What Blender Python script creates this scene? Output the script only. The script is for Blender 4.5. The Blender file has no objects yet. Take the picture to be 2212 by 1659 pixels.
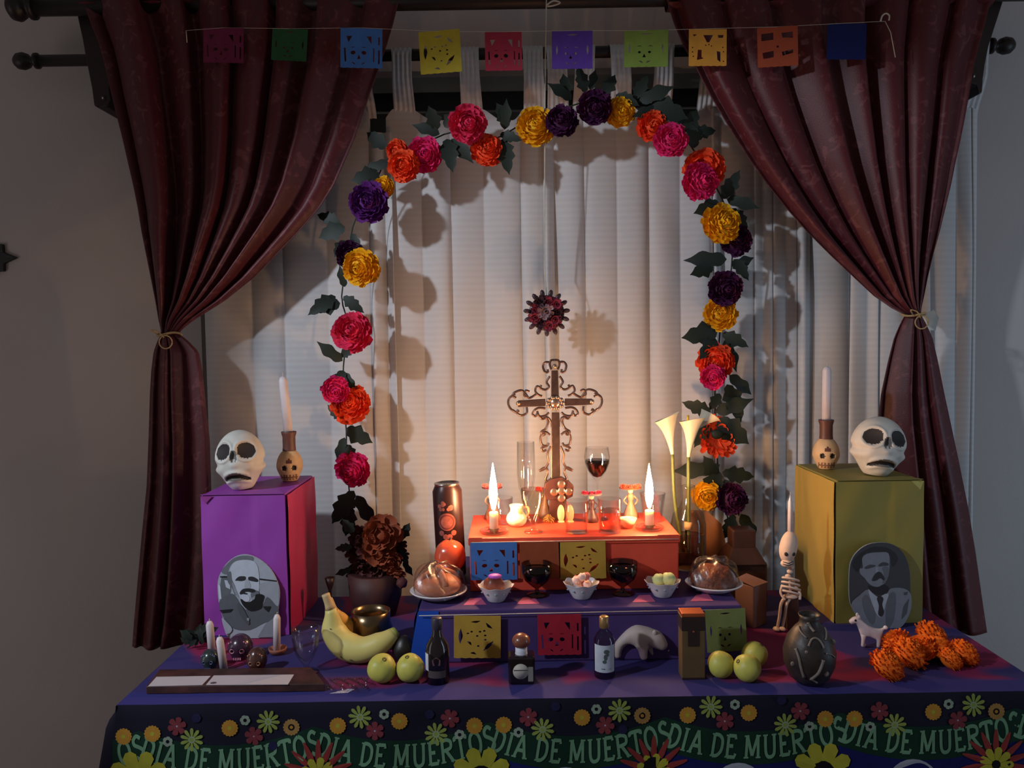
import bpy, bmesh, math, random
from mathutils import Vector, Matrix, Euler
from mathutils.geometry import tessellate_polygon
R = math.radians
random.seed(7)
sc = bpy.context.scene
COL = sc.collection

# ------------------------------------------------------------------ camera
F = 1736.0; CX, CY = 1106.0, 829.5
pitch = math.atan(89.5 / F); roll = R(0.9)
CAM = Vector((0, 0, 1.45))
_f = Vector((0, math.cos(pitch), -math.sin(pitch)))
_u0 = Vector((0, math.sin(pitch), math.cos(pitch)))
_r = Vector((math.cos(roll), 0, 0)) - _u0 * math.sin(roll)
_u = Vector((math.sin(roll), 0, 0)) + _u0 * math.cos(roll)
cam = bpy.data.objects.new('camera', bpy.data.cameras.new('camera'))
COL.objects.link(cam)
cam.data.sensor_width = 36; cam.data.lens = 36 * F / 2212; cam.data.clip_start = .05
M = Matrix.Identity(4)
for i in range(3):
    M[i][0] = _r[i]; M[i][1] = _u[i]; M[i][2] = -_f[i]; M[i][3] = CAM[i]
cam.matrix_world = M
sc.camera = cam

# ------------------------------------------------------------------ light and exposure
sc.view_settings.view_transform = 'Standard'
sc.view_settings.look = 'None'
sc.view_settings.exposure = 0.0
sc.view_settings.gamma = 1.0
sc.view_settings.use_curve_mapping = False
w = bpy.data.worlds.new('World'); sc.world = w; w.use_nodes = True
w.node_tree.nodes['Background'].inputs[0].default_value = (1.0, .88, .86, 1)
w.node_tree.nodes['Background'].inputs[1].default_value = .115
# shaded ceiling lamp of the room beyond, left of the photographer: it lights the altar from the left
L = bpy.data.lights.new('room_lamp', 'SPOT'); L.energy = 175; L.color = (.80, .89, 1.0)
L.spot_size = R(46.5); L.spot_blend = .25; L.shadow_soft_size = .06
lo = bpy.data.objects.new('room_lamp', L); COL.objects.link(lo); lo.location = (-2.0, .35, 2.40)
lo.rotation_euler = Vector((2.9, 2.05, -1.66)).to_track_quat('-Z', 'Y').to_euler()
# added cool fill light that lifts the wall at the right
L2 = bpy.data.lights.new('right_wall_fill', 'AREA'); L2.energy = 11; L2.color = (.52, .76, 1.0); L2.shape = 'RECTANGLE'; L2.size = .6; L2.size_y = 1.4
l2 = bpy.data.objects.new('right_wall_fill', L2); COL.objects.link(l2); l2.location = (2.7, .9, 1.1)
l2.rotation_euler = Vector((-.9, 1.5, .15)).to_track_quat('-Z', 'Y').to_euler()
L3 = bpy.data.lights.new('left_wall_fill', 'AREA'); L3.energy = 4.5; L3.color = (1.0, .93, .9); L3.shape = 'RECTANGLE'; L3.size = .8; L3.size_y = 1.2  # added soft fill, brightens the otherwise dim wall at the left
l3 = bpy.data.objects.new('left_wall_fill', L3); COL.objects.link(l3); l3.location = (-2.7, .9, .9)
l3.rotation_euler = Vector((1.0, 1.5, .15)).to_track_quat('-Z', 'Y').to_euler()
FLAME = 390.0

# ------------------------------------------------------------------ helpers
def ray(px, py):
    return _f + _r * ((px - CX) / F) + _u * ((CY - py) / F)
def P(px, py, D):
    d = ray(px, py); return CAM + d * (D / d.y)
def PZ(px, py, z):
    d = ray(px, py); return CAM + d * ((z - CAM.z) / d.z)
def srgb(c):
    return tuple(((x / 255) / 12.92 if x / 255 <= .04045 else ((x / 255 + .055) / 1.055) ** 2.4) for x in c)
def lin(*c): return c

_m = {}
def mat(name, color, rough=.6, metal=0, var=.12, vscale=30, bump=0, bscale=60, spec=.4, sss=0, emit=None, estr=0, sheen=0, coat=0):
    """principled material with procedural grain; COLOR as sRGB 0-255"""
    if name in _m: return _m[name]
    m = bpy.data.materials.new(name); m.use_nodes = True
    nt = m.node_tree; b = nt.nodes['Principled BSDF']; c = srgb(color)
    b.inputs['Roughness'].default_value = rough; b.inputs['Metallic'].default_value = metal
    b.inputs['Specular IOR Level'].default_value = spec
    tc = nt.nodes.new('ShaderNodeTexCoord')
    n = nt.nodes.new('ShaderNodeTexNoise'); n.inputs['Scale'].default_value = vscale; n.inputs['Detail'].default_value = 4
    nt.links.new(tc.outputs['Object'], n.inputs['Vector'])
    cr = nt.nodes.new('ShaderNodeValToRGB')
    cr.color_ramp.elements[0].position = .3; cr.color_ramp.elements[1].position = .7
    cr.color_ramp.elements[0].color = (*[x * (1 - var) for x in c], 1)
    cr.color_ramp.elements[1].color = (*[min(1, x * (1 + var)) for x in c], 1)
    nt.links.new(n.outputs['Fac'], cr.inputs['Fac']); nt.links.new(cr.outputs['Color'], b.inputs['Base Color'])
    if bump:
        n2 = nt.nodes.new('ShaderNodeTexNoise'); n2.inputs['Scale'].default_value = bscale; n2.inputs['Detail'].default_value = 5
        nt.links.new(tc.outputs['Object'], n2.inputs['Vector'])
        bp = nt.nodes.new('ShaderNodeBump'); bp.inputs['Strength'].default_value = bump; bp.inputs['Distance'].default_value = .004
        nt.links.new(n2.outputs['Fac'], bp.inputs['Height']); nt.links.new(bp.outputs['Normal'], b.inputs['Normal'])
    if sss:
        b.inputs['Subsurface Weight'].default_value = sss; b.inputs['Subsurface Radius'].default_value = (.02, .012, .008); b.inputs['Subsurface Scale'].default_value = .5
    if sheen: b.inputs['Sheen Weight'].default_value = sheen; b.inputs['Sheen Roughness'].default_value = .4
    if coat: b.inputs['Coat Weight'].default_value = coat; b.inputs['Coat Roughness'].default_value = .1
    if emit: b.inputs['Emission Color'].default_value = (*emit, 1); b.inputs['Emission Strength'].default_value = estr
    _m[name] = m; return m

def glass(name, tint=(.97, .97, .97), edge=.35, rough=.02):
    """thin clear glass: see-through with a fresnel reflection and a denser edge"""
    if name in _m: return _m[name]
    m = bpy.data.materials.new(name); m.use_nodes = True
    nt = m.node_tree; nt.nodes.remove(nt.nodes['Principled BSDF']); out = nt.nodes['Material Output']
    tr = nt.nodes.new('ShaderNodeBsdfTransparent'); gl = nt.nodes.new('ShaderNodeBsdfGlossy'); gl.inputs['Roughness'].default_value = rough
    lw = nt.nodes.new('ShaderNodeLayerWeight'); lw.inputs['Blend'].default_value = edge
    cr = nt.nodes.new('ShaderNodeValToRGB')
    cr.color_ramp.elements[0].color = (*tint, 1); cr.color_ramp.elements[0].position = .45
    cr.color_ramp.elements[1].color = (*[x * .72 for x in tint], 1); cr.color_ramp.elements[1].position = .95
    nt.links.new(lw.outputs['Facing'], cr.inputs['Fac']); nt.links.new(cr.outputs['Color'], tr.inputs['Color'])
    pw = nt.nodes.new('ShaderNodeMath'); pw.operation = 'POWER'; pw.inputs[1].default_value = 4
    lw2 = nt.nodes.new('ShaderNodeLayerWeight'); lw2.inputs['Blend'].default_value = .5
    nt.links.new(lw2.outputs['Facing'], pw.inputs[0])
    fr = nt.nodes.new('ShaderNodeMath'); fr.operation = 'MULTIPLY_ADD'; fr.inputs[1].default_value = .6; fr.inputs[2].default_value = .05
    nt.links.new(pw.outputs[0], fr.inputs[0])
    mx = nt.nodes.new('ShaderNodeMixShader')
    nt.links.new(fr.outputs[0], mx.inputs[0]); nt.links.new(tr.outputs[0], mx.inputs[1]); nt.links.new(gl.outputs[0], mx.inputs[2])
    nt.links.new(mx.outputs[0], out.inputs['Surface'])
    _m[name] = m; return m

class MB:
    def __init__(s): s.v = []; s.f = []; s.mi = []
    def add(s, v, f, mi=0):
        n = len(s.v); s.v += [tuple(x) for x in v]; s.f += [tuple(i + n for i in q) for q in f]; s.mi += [mi] * len(f); return s
    def box(s, x0, x1, y0, y1, z0, z1, mi=0, M=None):
        v = [Vector((x, y, z)) for z in (z0, z1) for y in (y0, y1) for x in (x0, x1)]
        if M: v = [M @ p for p in v]
        return s.add(v, [(0, 2, 3, 1), (4, 5, 7, 6), (0, 1, 5, 4), (2, 6, 7, 3), (0, 4, 6, 2), (1, 3, 7, 5)], mi)
    def lathe(s, prof, seg=32, M=None, mi=0, facet=None):
        v = []; f = []
        for r, z in prof:
            for k in range(seg):
                a = 2 * math.pi * k / seg; rr = r * (facet(a, z) if facet else 1)
                p = Vector((rr * math.cos(a), rr * math.sin(a), z)); v.append(M @ p if M else p)
        for i in range(len(prof) - 1):
            for k in range(seg):
                k2 = (k + 1) % seg; f.append((i * seg + k, i * seg + k2, (i + 1) * seg + k2, (i + 1) * seg + k))
        return s.add(v, f, mi)
    def tube(s, pts, rad, seg=8, mi=0, cap=True):
        pts = [Vector(p) for p in pts]; n = len(pts); v = []; f = []
        if not isinstance(rad, (list, tuple)): rad = [rad] * n
        t0 = (pts[1] - pts[0]).normalized(); nrm = t0.orthogonal().normalized()
        for i, p in enumerate(pts):
            t = (pts[min(i + 1, n - 1)] - pts[max(i - 1, 0)]).normalized()
            nrm = (nrm - t * nrm.dot(t)).normalized(); bn = t.cross(nrm)
            for k in range(seg):
                a = 2 * math.pi * k / seg; v.append(p + (nrm * math.cos(a) + bn * math.sin(a)) * rad[i])
        for i in range(n - 1):
            for k in range(seg):
                k2 = (k + 1) % seg; f.append((i * seg + k, i * seg + k2, (i + 1) * seg + k2, (i + 1) * seg + k))
        if cap: f.append(tuple(reversed(range(seg)))); f.append(tuple(range((n - 1) * seg, n * seg)))
        return s.add(v, f, mi)
    def ell(s, c, r, seg=20, rings=12, mi=0, fn=None, M=None):
        if not isinstance(r, (list, tuple)): r = (r, r, r)
        v = []; f = []
        for i in range(rings + 1):
            th = math.pi * i / rings
            for k in range(seg):
                a = 2 * math.pi * k / seg
                d = Vector((math.sin(th) * math.cos(a), math.sin(th) * math.sin(a), math.cos(th)))
                if fn: d = fn(d)
                p = Vector((d.x * r[0], d.y * r[1], d.z * r[2]))
                if M: p = M @ p
                v.append(p + Vector(c))
        for i in range(rings):
            for k in range(seg):
                k2 = (k + 1) % seg; f.append((i * seg + k, (i + 1) * seg + k, (i + 1) * seg + k2, i * seg + k2))
        return s.add(v, f, mi)
    def grid(s, nu, nv, fn, mi=0, closed=False):
        v = [fn(i / (nu - 1), j / (nv - 1)) for j in range(nv) for i in range(nu)]
        f = [(j * nu + i, j * nu + i + 1, (j + 1) * nu + i + 1, (j + 1) * nu + i) for j in range(nv - 1) for i in range(nu - 1)]
        return s.add(v, f, mi)
    def poly(s, pts2, fn, mi=0):
        """flat polygon given in 2-D, mapped by FN to 3-D"""
        tri = tessellate_polygon([[Vector((a, b, 0)) for a, b in pts2]])
        return s.add([fn(a, b) for a, b in pts2], tri, mi)
    def prism(s, pts2, fn, d, mi=0):
        """polygon in 2-D mapped by FN, thickened by the vector D"""
        n = len(pts2); tri = tessellate_polygon([[Vector((a, b, 0)) for a, b in pts2]]); d = Vector(d)
        a = [Vector(fn(x, y)) for x, y in pts2]; b = [p + d for p in a]
        f = [tuple(t) for t in tri] + [tuple(reversed([i + n for i in t])) for t in tri] + [(i, (i + 1) % n, (i + 1) % n + n, i + n) for i in range(n)]
        return s.add(a + b, f, mi)
    def build(s, name, mats, parent=None, smooth=True, loc=None, weld=False, rot=None, bevel=0, fixn=False):
        me = bpy.data.meshes.new(name); me.from_pydata(s.v, [], s.f)
        if not isinstance(mats, (list, tuple)): mats = [mats]
        for m in mats: me.materials.append(m)
        me.polygons.foreach_set('material_index', s.mi)
        if smooth: me.polygons.foreach_set('use_smooth', [True] * len(s.f))
        if weld or bevel or fixn:
            bm = bmesh.new(); bm.from_mesh(me)
            bmesh.ops.remove_doubles(bm, verts=bm.verts, dist=1e-5)
            if fixn: bmesh.ops.recalc_face_normals(bm, faces=bm.faces)
            if bevel:
                bmesh.ops.bevel(bm, geom=list(bm.edges), offset=bevel, segments=2, affect='EDGES', profile=.5)
            bm.to_mesh(me); bm.free()
        me.update()
        o = bpy.data.objects.new(name, me); COL.objects.link(o)
        if parent: o.parent = parent
        if loc is not None: o.location = loc
        if rot is not None: o.rotation_euler = rot
        return o

def thing(name, label, cat, loc=(0, 0, 0), rz=0, group=None, sc_=1):
    o = bpy.data.objects.new(name, None); COL.objects.link(o); o.location = loc; o.rotation_euler = (0, 0, rz)
    o.scale = (sc_,) * 3; o.empty_display_size = .02
    o['label'] = label; o['category'] = cat
    if group: o['group'] = group
    return o
def tag(o, label, cat, group=None):
    o['label'] = label; o['category'] = cat
    if group: o['group'] = group
    return o
def struct(o): o['kind'] = 'structure'; return o
def dup(t, label=None, group=None, loc=None, rz=None):
    c = t.copy(); COL.objects.link(c)
    def kids(a, b):
        for ch in list(a.children):
            k = ch.copy(); COL.objects.link(k); k.parent = b; kids(ch, k)
    kids(t, c)
    if label: c['label'] = label
    if group: c['group'] = group
    if loc is not None: c.location = loc
    if rz is not None: c.rotation_euler[2] = rz
    return c
def cr(pts, n=6, closed=False):
    """Catmull-Rom through points of any dimension"""
    out = []; N = len(pts); rng = range(N if closed else N - 1)
    for i in rng:
        g = lambda k: Vector(pts[(i + k) % N] if closed else pts[min(max(i + k, 0), N - 1)])
        p0, p1, p2, p3 = g(-1), g(0), g(1), g(2)
        for j in range(n):
            t = j / n
            out.append(.5 * ((2 * p1) + (p2 - p0) * t + (2 * p0 - 5 * p1 + 4 * p2 - p3) * t * t + (3 * p1 - p0 - 3 * p2 + p3) * t ** 3))
    if not closed: out.append(Vector(pts[-1]))
    return out
def lerp(a, b, t): return a + (b - a) * t
def interp(tab, y):
    if y <= tab[0][0]: return tab[0][1]
    for (a, b), (c, d) in zip(tab, tab[1:]):
        if y <= c: return lerp(b, d, (y - a) / (c - a))
    return tab[-1][1]
def smooth(t): t = min(1, max(0, t)); return t * t * (3 - 2 * t)
def plate_with_holes(name, w, h, holes, mats, parent, loc, rot=(0, 0, 0), t=.0003, edge=None):
    """thin paper in the xz plane hanging from its top edge, with real cut-outs (2-D curve filled even-odd)"""
    cu = bpy.data.curves.new(name, 'CURVE'); cu.dimensions = '2D'; cu.fill_mode = 'BOTH'; cu.extrude = t
    outer = edge or [(-w / 2, 0), (w / 2, 0), (w / 2, -h), (-w / 2, -h)]
    for pts in [outer] + holes:
        sp = cu.splines.new('POLY'); sp.points.add(len(pts) - 1); sp.use_cyclic_u = True
        for p, (x, y) in zip(sp.points, pts): p.co = (x, y, 0, 1)
    tmp = bpy.data.objects.new('tmp', cu); COL.objects.link(tmp)
    dg = bpy.context.evaluated_depsgraph_get()
    me = bpy.data.meshes.new_from_object(tmp.evaluated_get(dg)); bpy.data.objects.remove(tmp); bpy.data.curves.remove(cu)
    me.name = name; me.materials.clear(); me.materials.append(mats)
    me.transform(Matrix.Rotation(R(90), 4, 'X'))
    o = bpy.data.objects.new(name, me); COL.objects.link(o); o.parent = parent; o.location = loc; o.rotation_euler = rot
    return o

ZT = .752          # table top with cloth
Z1 = .871          # lower tier
Z2 = .9965         # upper tier
YF = PZ(1106, 1510, ZT).y   # front edge of the table
S = lambda D: D / F         # metres per pixel at depth D

# ------------------------------------------------------------------ materials of the room
M_wall = mat('wall_paint', (176, 168, 166), .85, var=.03, vscale=3, bump=.15, bscale=120, spec=.2)
M_wood = mat('dark_wood', (38, 24, 20), .5, var=.3, vscale=18)
M_rod = mat('dark_rod_wood', (30, 22, 20), .45, var=.3, vscale=18)
M_floor = mat('floor_tile', (120, 105, 95), .5, var=.1, vscale=4)

# ------------------------------------------------------------------ setting
YW = 2.47
wx0, wx1, wz0, wz1 = -.95, 1.15, 1.0, P(1106, 150, YW).z
b = MB()
b.box(-3.2, wx0, YW, YW + .15, 0, 2.9); b.box(wx1, 3.2, YW, YW + .15, 0, 2.9)
b.box(wx0, wx1, YW, YW + .15, 0, wz0); b.box(wx0, wx1, YW, YW + .15, wz1, 2.9)
struct(b.build('wall_back', M_wall, smooth=False))
struct(MB().box(-3.2, 3.2, -.6, YW, -.05, 0).build('floor', M_floor, smooth=False))
M_frame = mat('window_frame_metal', (140, 144, 138), .5, var=.05)
win = MB()
win.box(wx0, wx1, YW + .06, YW + .11, wz1 - .045, wz1); win.box(wx0, wx1, YW + .06, YW + .11, wz0, wz0 + .045)
for x in (wx0, wx1 - .045): win.box(x, x + .045, YW + .06, YW + .11, wz0, wz1)
win = struct(win.build('window_1', M_frame, smooth=False))
MB().box(wx0 + .045, wx1 - .045, YW + .065, YW + .1, wz1 - .10, wz1 - .045).build('top_rail', mat('window_rail_dark', (34, 37, 37), .5), win, smooth=False)
for k in range(1, 9):
    x = lerp(wx0, wx1, k / 9)
    MB().box(x - .006, x + .006, YW + .07, YW + .09, wz0 + .045, wz1 - .10).build('sash_bar', M_frame, win, smooth=False)
for k in range(1, 6):
    z = lerp(wz0, wz1 - .1, k / 6)
    MB().box(wx0 + .045, wx1 - .045, YW + .072, YW + .088, z - .006, z + .006).build('sash_bar', M_frame, win, smooth=False)
M_pane = mat('night_window_pane', (78, 82, 80), .15, var=.05, spec=.6)  # even grey puts the reflection of the room into the pane colour
for i in range(9):
    for j in range(6):
        x0 = lerp(wx0, wx1, i / 9); z0 = lerp(wz0, wz1 - .1, j / 6)
        MB().box(x0 + .004, lerp(wx0, wx1, (i + 1) / 9) - .004, YW + .078, YW + .082, z0 + .004, lerp(wz0, wz1 - .1, (j + 1) / 6) - .004).build('pane', M_pane, win, smooth=False)

# rods and brackets
YR1, YR2 = 2.27, 2.37
def rod(name, label, yc, D, r, pxl, pxr, endl=True, endr=True):
    z = P(1106, yc, D).z
    x0 = P(pxl, yc, D).x; x1 = P(pxr, yc, D).x
    t = thing(name, label, 'curtain rod', ((x0 + x1) / 2, D, z))
    h = (x1 - x0) / 2
    MB().tube([(-h, 0, 0), (h, 0, 0)], r, 20).build('pole', M_rod, t)
    for s in (-1, 1):
        Mx = Matrix.Translation((s * h, 0, 0)) @ Matrix.Rotation(s * R(90), 4, 'Y')
        MB().lathe([(0, -.002), (r * .9, -.002), (r * 1.35, .004), (r * 1.35, .012), (r * .7, .018), (r * .65, .024), (r * 1.2, .032), (r * 1.5, .046), (r * 1.35, .062), (r * .8, .072), (0, .075)], 20, Mx).build('finial', M_rod, t)
    return t
rod('curtain_rod', 'thick dark wooden rod carrying the burgundy curtains at the top', -2, YR1, .026, 75, 2230)
rod('curtain_rod', 'thinner dark wooden rod with ball finials carrying the white tab curtains', 115.5, YR2, .0165, 85, 2135)
bl = [(150, -40), (162, 0), (168, 40), (178, 85), (184, 120), (192, 160), (198, 190), (203, 228), (212, 233), (232, 231), (240, 216), (236, 195), (240, 150), (250, 100), (300, 0), (300, -40)]
brk = [(2180, -40), (2168, 0), (2152, 50), (2136, 100), (2128, 140), (2124, 170), (2122, 200), (2114, 204), (2110, 184), (2094, 178), (2088, 100), (2060, 0), (2060, -40)]
for pts, D0, lab in ((bl, 2.36, 'dark carved wooden curtain bracket beside the burgundy curtain with the purple box'), (brk, 2.36, 'dark carved wooden curtain bracket on the side of the yellow box')):
    m = MB().prism(pts, lambda a, b_: P(a, b_, 2.30), (0, YW - 2.30, 0))
    t = m.build('curtain_bracket', M_wood, smooth=False, fixn=True, bevel=.003); tag(t, lab, 'bracket')
    cx = sum(p[0] for p in pts) / len(pts)
    q = P(pts[8][0] + (12 if cx < 1000 else -8), 212 if cx < 1000 else 165, 2.30)
    MB().lathe([(0, .006), (.004, .005), (.006, 0), (.006, -.004)], 12, Matrix.Translation(q) @ Matrix.Rotation(R(90), 4, 'X')).build('screw', mat('screw_metal', (150, 145, 140), .3, 1), t)

# star on the wall at the edge
q = P(-22, 557, YW - .012)
pts = []
for k in range(16):
    a = 2 * math.pi * k / 16; rr = (.082 if k % 4 == 0 else .058 if k % 4 == 2 else .045)
    pts.append((rr * math.cos(a), rr * math.sin(a)))
o = MB().prism(pts, lambda a, b_: (a, 0, b_), (0, .012, 0)).build('wall_star', mat('black_iron', (22, 22, 22), .5), smooth=False, fixn=True, bevel=.003)
o.location = q; tag(o, 'black pointed metal wall ornament cut by the picture edge', 'wall ornament')
MB().ell((0, -.004, 0), (.02, .012, .02)).build('boss', mat('black_iron', (22, 22, 22)), o)

# ------------------------------------------------------------------ burgundy curtains
def damask(name, base, hi, scale=26):
    m = bpy.data.materials.new(name); m.use_nodes = True; nt = m.node_tree; b_ = nt.nodes['Principled BSDF']
    tc = nt.nodes.new('ShaderNodeTexCoord')
    n = nt.nodes.new('ShaderNodeTexNoise'); n.inputs['Scale'].default_value = scale; n.inputs['Detail'].default_value = 3; n.inputs['Distortion'].default_value = 1.6
    nt.links.new(tc.outputs['Object'], n.inputs['Vector'])
    r_ = nt.nodes.new('ShaderNodeValToRGB'); e = r_.color_ramp.elements
    e[0].position = .56; e[0].color = (*srgb(base), 1); e[1].position = .66; e[1].color = (*srgb(hi), 1)
    nt.links.new(n.outputs['Fac'], r_.inputs['Fac']); nt.links.new(r_.outputs['Color'], b_.inputs['Base Color'])
    b_.inputs['Roughness'].default_value = .5; b_.inputs['Specular IOR Level'].default_value = .35
    b_.inputs['Sheen Weight'].default_value = .12; b_.inputs['Sheen Roughness'].default_value = .35
    n2 = nt.nodes.new('ShaderNodeTexNoise'); n2.inputs['Scale'].default_value = 350
    nt.links.new(tc.outputs['Object'], n2.inputs['Vector'])
    bp = nt.nodes.new('ShaderNodeBump'); bp.inputs['Strength'].default_value = .2; bp.inputs['Distance'].default_value = .002
    nt.links.new(n2.outputs['Fac'], bp.inputs['Height']); nt.links.new(bp.outputs['Normal'], b_.inputs['Normal'])
    return m
M_red = damask('burgundy_damask', (76, 22, 28), (98, 46, 50))
M_cord = mat('gold_cord', (170, 140, 95), .4, var=.2)

def red_panel(rows, nf, D, amp, seed, nu=190, nv=90, flip=False):
    rnd = random.Random(seed); ph = [rnd.uniform(-.5, .5) for _ in range(nf + 2)]; am = [rnd.uniform(.6, 1.25) for _ in range(nf + 2)]
    y0, y1 = rows[0][0], rows[-1][0]
    tl = [(r[0], r[1]) for r in rows]; tr = [(r[0], r[2]) for r in rows]
    def fn(u, v):
        py = lerp(y0, y1, v); xl = interp(tl, py); xr = interp(tr, py); wd = xr - xl
        k = u * nf; i = int(min(k, nf - 1e-6)); t = k - i
        a = lerp(am[i], am[i + 1], t)
        g = math.sin(2 * math.pi * (u * nf + .25 * math.sin(3 * u * 2 + seed)))
        fold = (g * .75 + .35 * math.sin(2 * math.pi * u * nf * .43 + 2 + v * 1.3)) * a * amp * smooth(min(1, wd / 330) + .18)
        edge = smooth(min(u, 1 - u) / .04)
        px = lerp(xl, xr, u) + math.cos(2 * math.pi * u * nf) * wd / nf * .12 * edge
        q = P(px, py, D); q.y = D + fold * edge - .012 * math.sin(math.pi * u)
        return q
    return fn
LU = [(-40, 172, 875), (0, 178, 862), (50, 196, 850), (100, 216, 835), (150, 229, 818), (200, 240, 800), (300, 265, 766), (400, 288, 722), (450, 298, 690), (500, 306, 646), (550, 316, 598), (600, 326, 548), (650, 336, 486), (690, 343, 420), (712, 348, 392), (722, 350, 386)]
LL = [(722, 350, 386), (735, 342, 404), (760, 333, 428), (800, 328, 436), (850, 325, 441), (950, 322, 452), (1050, 318, 455), (1150, 308, 458), (1250, 299, 455), (1340, 291, 446), (1396, 287, 434)]
RU = [(-40, 1425, 2150), (0, 1440, 2140), (50, 1455, 2128), (100, 1476, 2114), (140, 1500, 2104), (200, 1530, 2094), (260, 1565, 2083), (300, 1590, 2075), (350, 1622, 2064), (400, 1658, 2054), (450, 1698, 2042), (500, 1742, 2030), (550, 1792, 2016), (600, 1845, 2004), (640, 1888, 1996), (665, 1925, 1990), (680, 1955, 1988)]
RL = [(680, 1955, 1988), (700, 1944, 2000), (730, 1931, 2014), (780, 1918, 2026), (850, 1903, 2040), (910, 1897, 2053), (1000, 1900, 2072), (1100, 1905, 2092), (1200, 1910, 2108), (1300, 1915, 2122), (1366, 1922, 2132)]
for U_, Lo, D, nm, seed in ((LU, LL, 2.25, 'burgundy damask curtain tied back beside the purple box', 3), (RU, RL, 2.25, 'burgundy damask curtain tied back behind the yellow box', 8)):
    t = thing('drape_curtain', nm, 'curtain', (0, 0, 0))
    q = P(U_[0][1], 0, D); t.location = (q.x, D, 0)
    off = -Vector(t.location)
    fu = red_panel(U_, 7, D, .034, seed); fl = red_panel(Lo, 3, D, .028, seed + 1)
    o1 = MB().grid(200, 90, lambda u, v: fu(u, v) + off).build('upper_drape', M_red, t)
    o2 = MB().grid(110, 80, lambda u, v: fl(u, v) + off).build('lower_drape', M_red, t)
    for o in (o1, o2):
        sm = o.modifiers.new('s', 'SOLIDIFY'); sm.thickness = .002
    # rod pocket gathers
    p0 = P(U_[1][1], -2, YR1) + off; p1 = P(U_[1][2], -2, YR1) + off
    MB().grid(120, 12, lambda u, v: Vector((lerp(p0.x, p1.x, u), p0.y - (.034 + .006 * math.sin(u * 60)) * math.cos(v * 2 * math.pi * .9), p0.z + (.034) * math.sin(v * 2 * math.pi * .9)))).build('rod_pocket', M_red, t)
    yt = U_[-1][0]; c = P((U_[-1][1] + U_[-1][2]) / 2, yt, D) + off; hw = (U_[-1][2] - U_[-1][1]) / 2 * S(D) + .008
    tb = MB()
    tb.tube([c + Vector((hw * math.cos(a), -.03 * math.sin(a) - .006, .004 * math.sin(2 * a))) for a in [k * 2 * math.pi / 20 for k in range(21)]], .0035, 6)
    tb.tube([c + Vector((.004 + .018 * math.cos(a), -.042, -.022 + .018 * math.sin(a))) for a in [k * 2 * math.pi / 18 for k in range(19)]], .0018, 6)
    tb.tube(cr([c + Vector((-.02, -.04, .0)), c + Vector((-.03, -.05, .012)), c + Vector((-.012, -.05, .006)), c + Vector((.0, -.042, -.01))], 5), .0016, 6)
    tb.build('tieback_cord', M_cord, t)
# scrap of the white curtain caught behind the right tieback
q = P(2012, 692, 2.33)
o = MB().prism([(-.02, .02), (.006, .03), (.022, .008), (.012, -.03), (-.006, -.028)], lambda a, b_: (a, 0, b_), (0, .002, 0)).build('paper_tag', mat('paper_tag_white', (170, 176, 176), .8), smooth=False)
o.location = q; tag(o, 'small pale scrap behind the curtain tieback near the yellow box', 'tag')

# ------------------------------------------------------------------ white tab curtains
def sheer_material():
    m = bpy.data.materials.new('white_voile'); m.use_nodes = True; nt = m.node_tree; b_ = nt.nodes['Principled BSDF']; out = nt.nodes['Material Output']
    tc = nt.nodes.new('ShaderNodeTexCoord'); wv = nt.nodes.new('ShaderNodeTexWave'); wv.bands_direction = 'Z'
    wv.inputs['Scale'].default_value = 17; wv.inputs['Distortion'].default_value = .5; wv.inputs['Detail'].default_value = 2; wv.inputs['Detail Scale'].default_value = 3
    nt.links.new(tc.outputs['Object'], wv.inputs['Vector'])
    r_ = nt.nodes.new('ShaderNodeValToRGB'); r_.color_ramp.elements[0].color = (.64, .62, .62, 1); r_.color_ramp.elements[1].color = (.68, .67, .68, 1)
    nt.links.new(wv.outputs['Fac'], r_.inputs['Fac']); nt.links.new(r_.outputs['Color'], b_.inputs['Base Color'])
    b_.inputs['Roughness'].default_value = .8; b_.inputs['Specular IOR Level'].default_value = .2
    tl = nt.nodes.new('ShaderNodeBsdfTranslucent'); tl.inputs['Color'].default_value = (.7, .7, .7, 1)
    mx = nt.nodes.new('ShaderNodeMixShader'); mx.inputs[0].default_value = .25
    nt.links.new(b_.outputs[0], mx.inputs[1]); nt.links.new(tl.outputs[0], mx.inputs[2]); nt.links.new(mx.outputs[0], out.inputs['Surface'])
    bp = nt.nodes.new('ShaderNodeBump'); bp.inputs['Strength'].default_value = .08; bp.inputs['Distance'].default_value = .003
    nt.links.new(wv.outputs['Fac'], bp.inputs['Height']); nt.links.new(bp.outputs['Normal'], b_.inputs['Normal'])
    return m
M_sheer = sheer_material()
DS = 2.385
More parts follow.
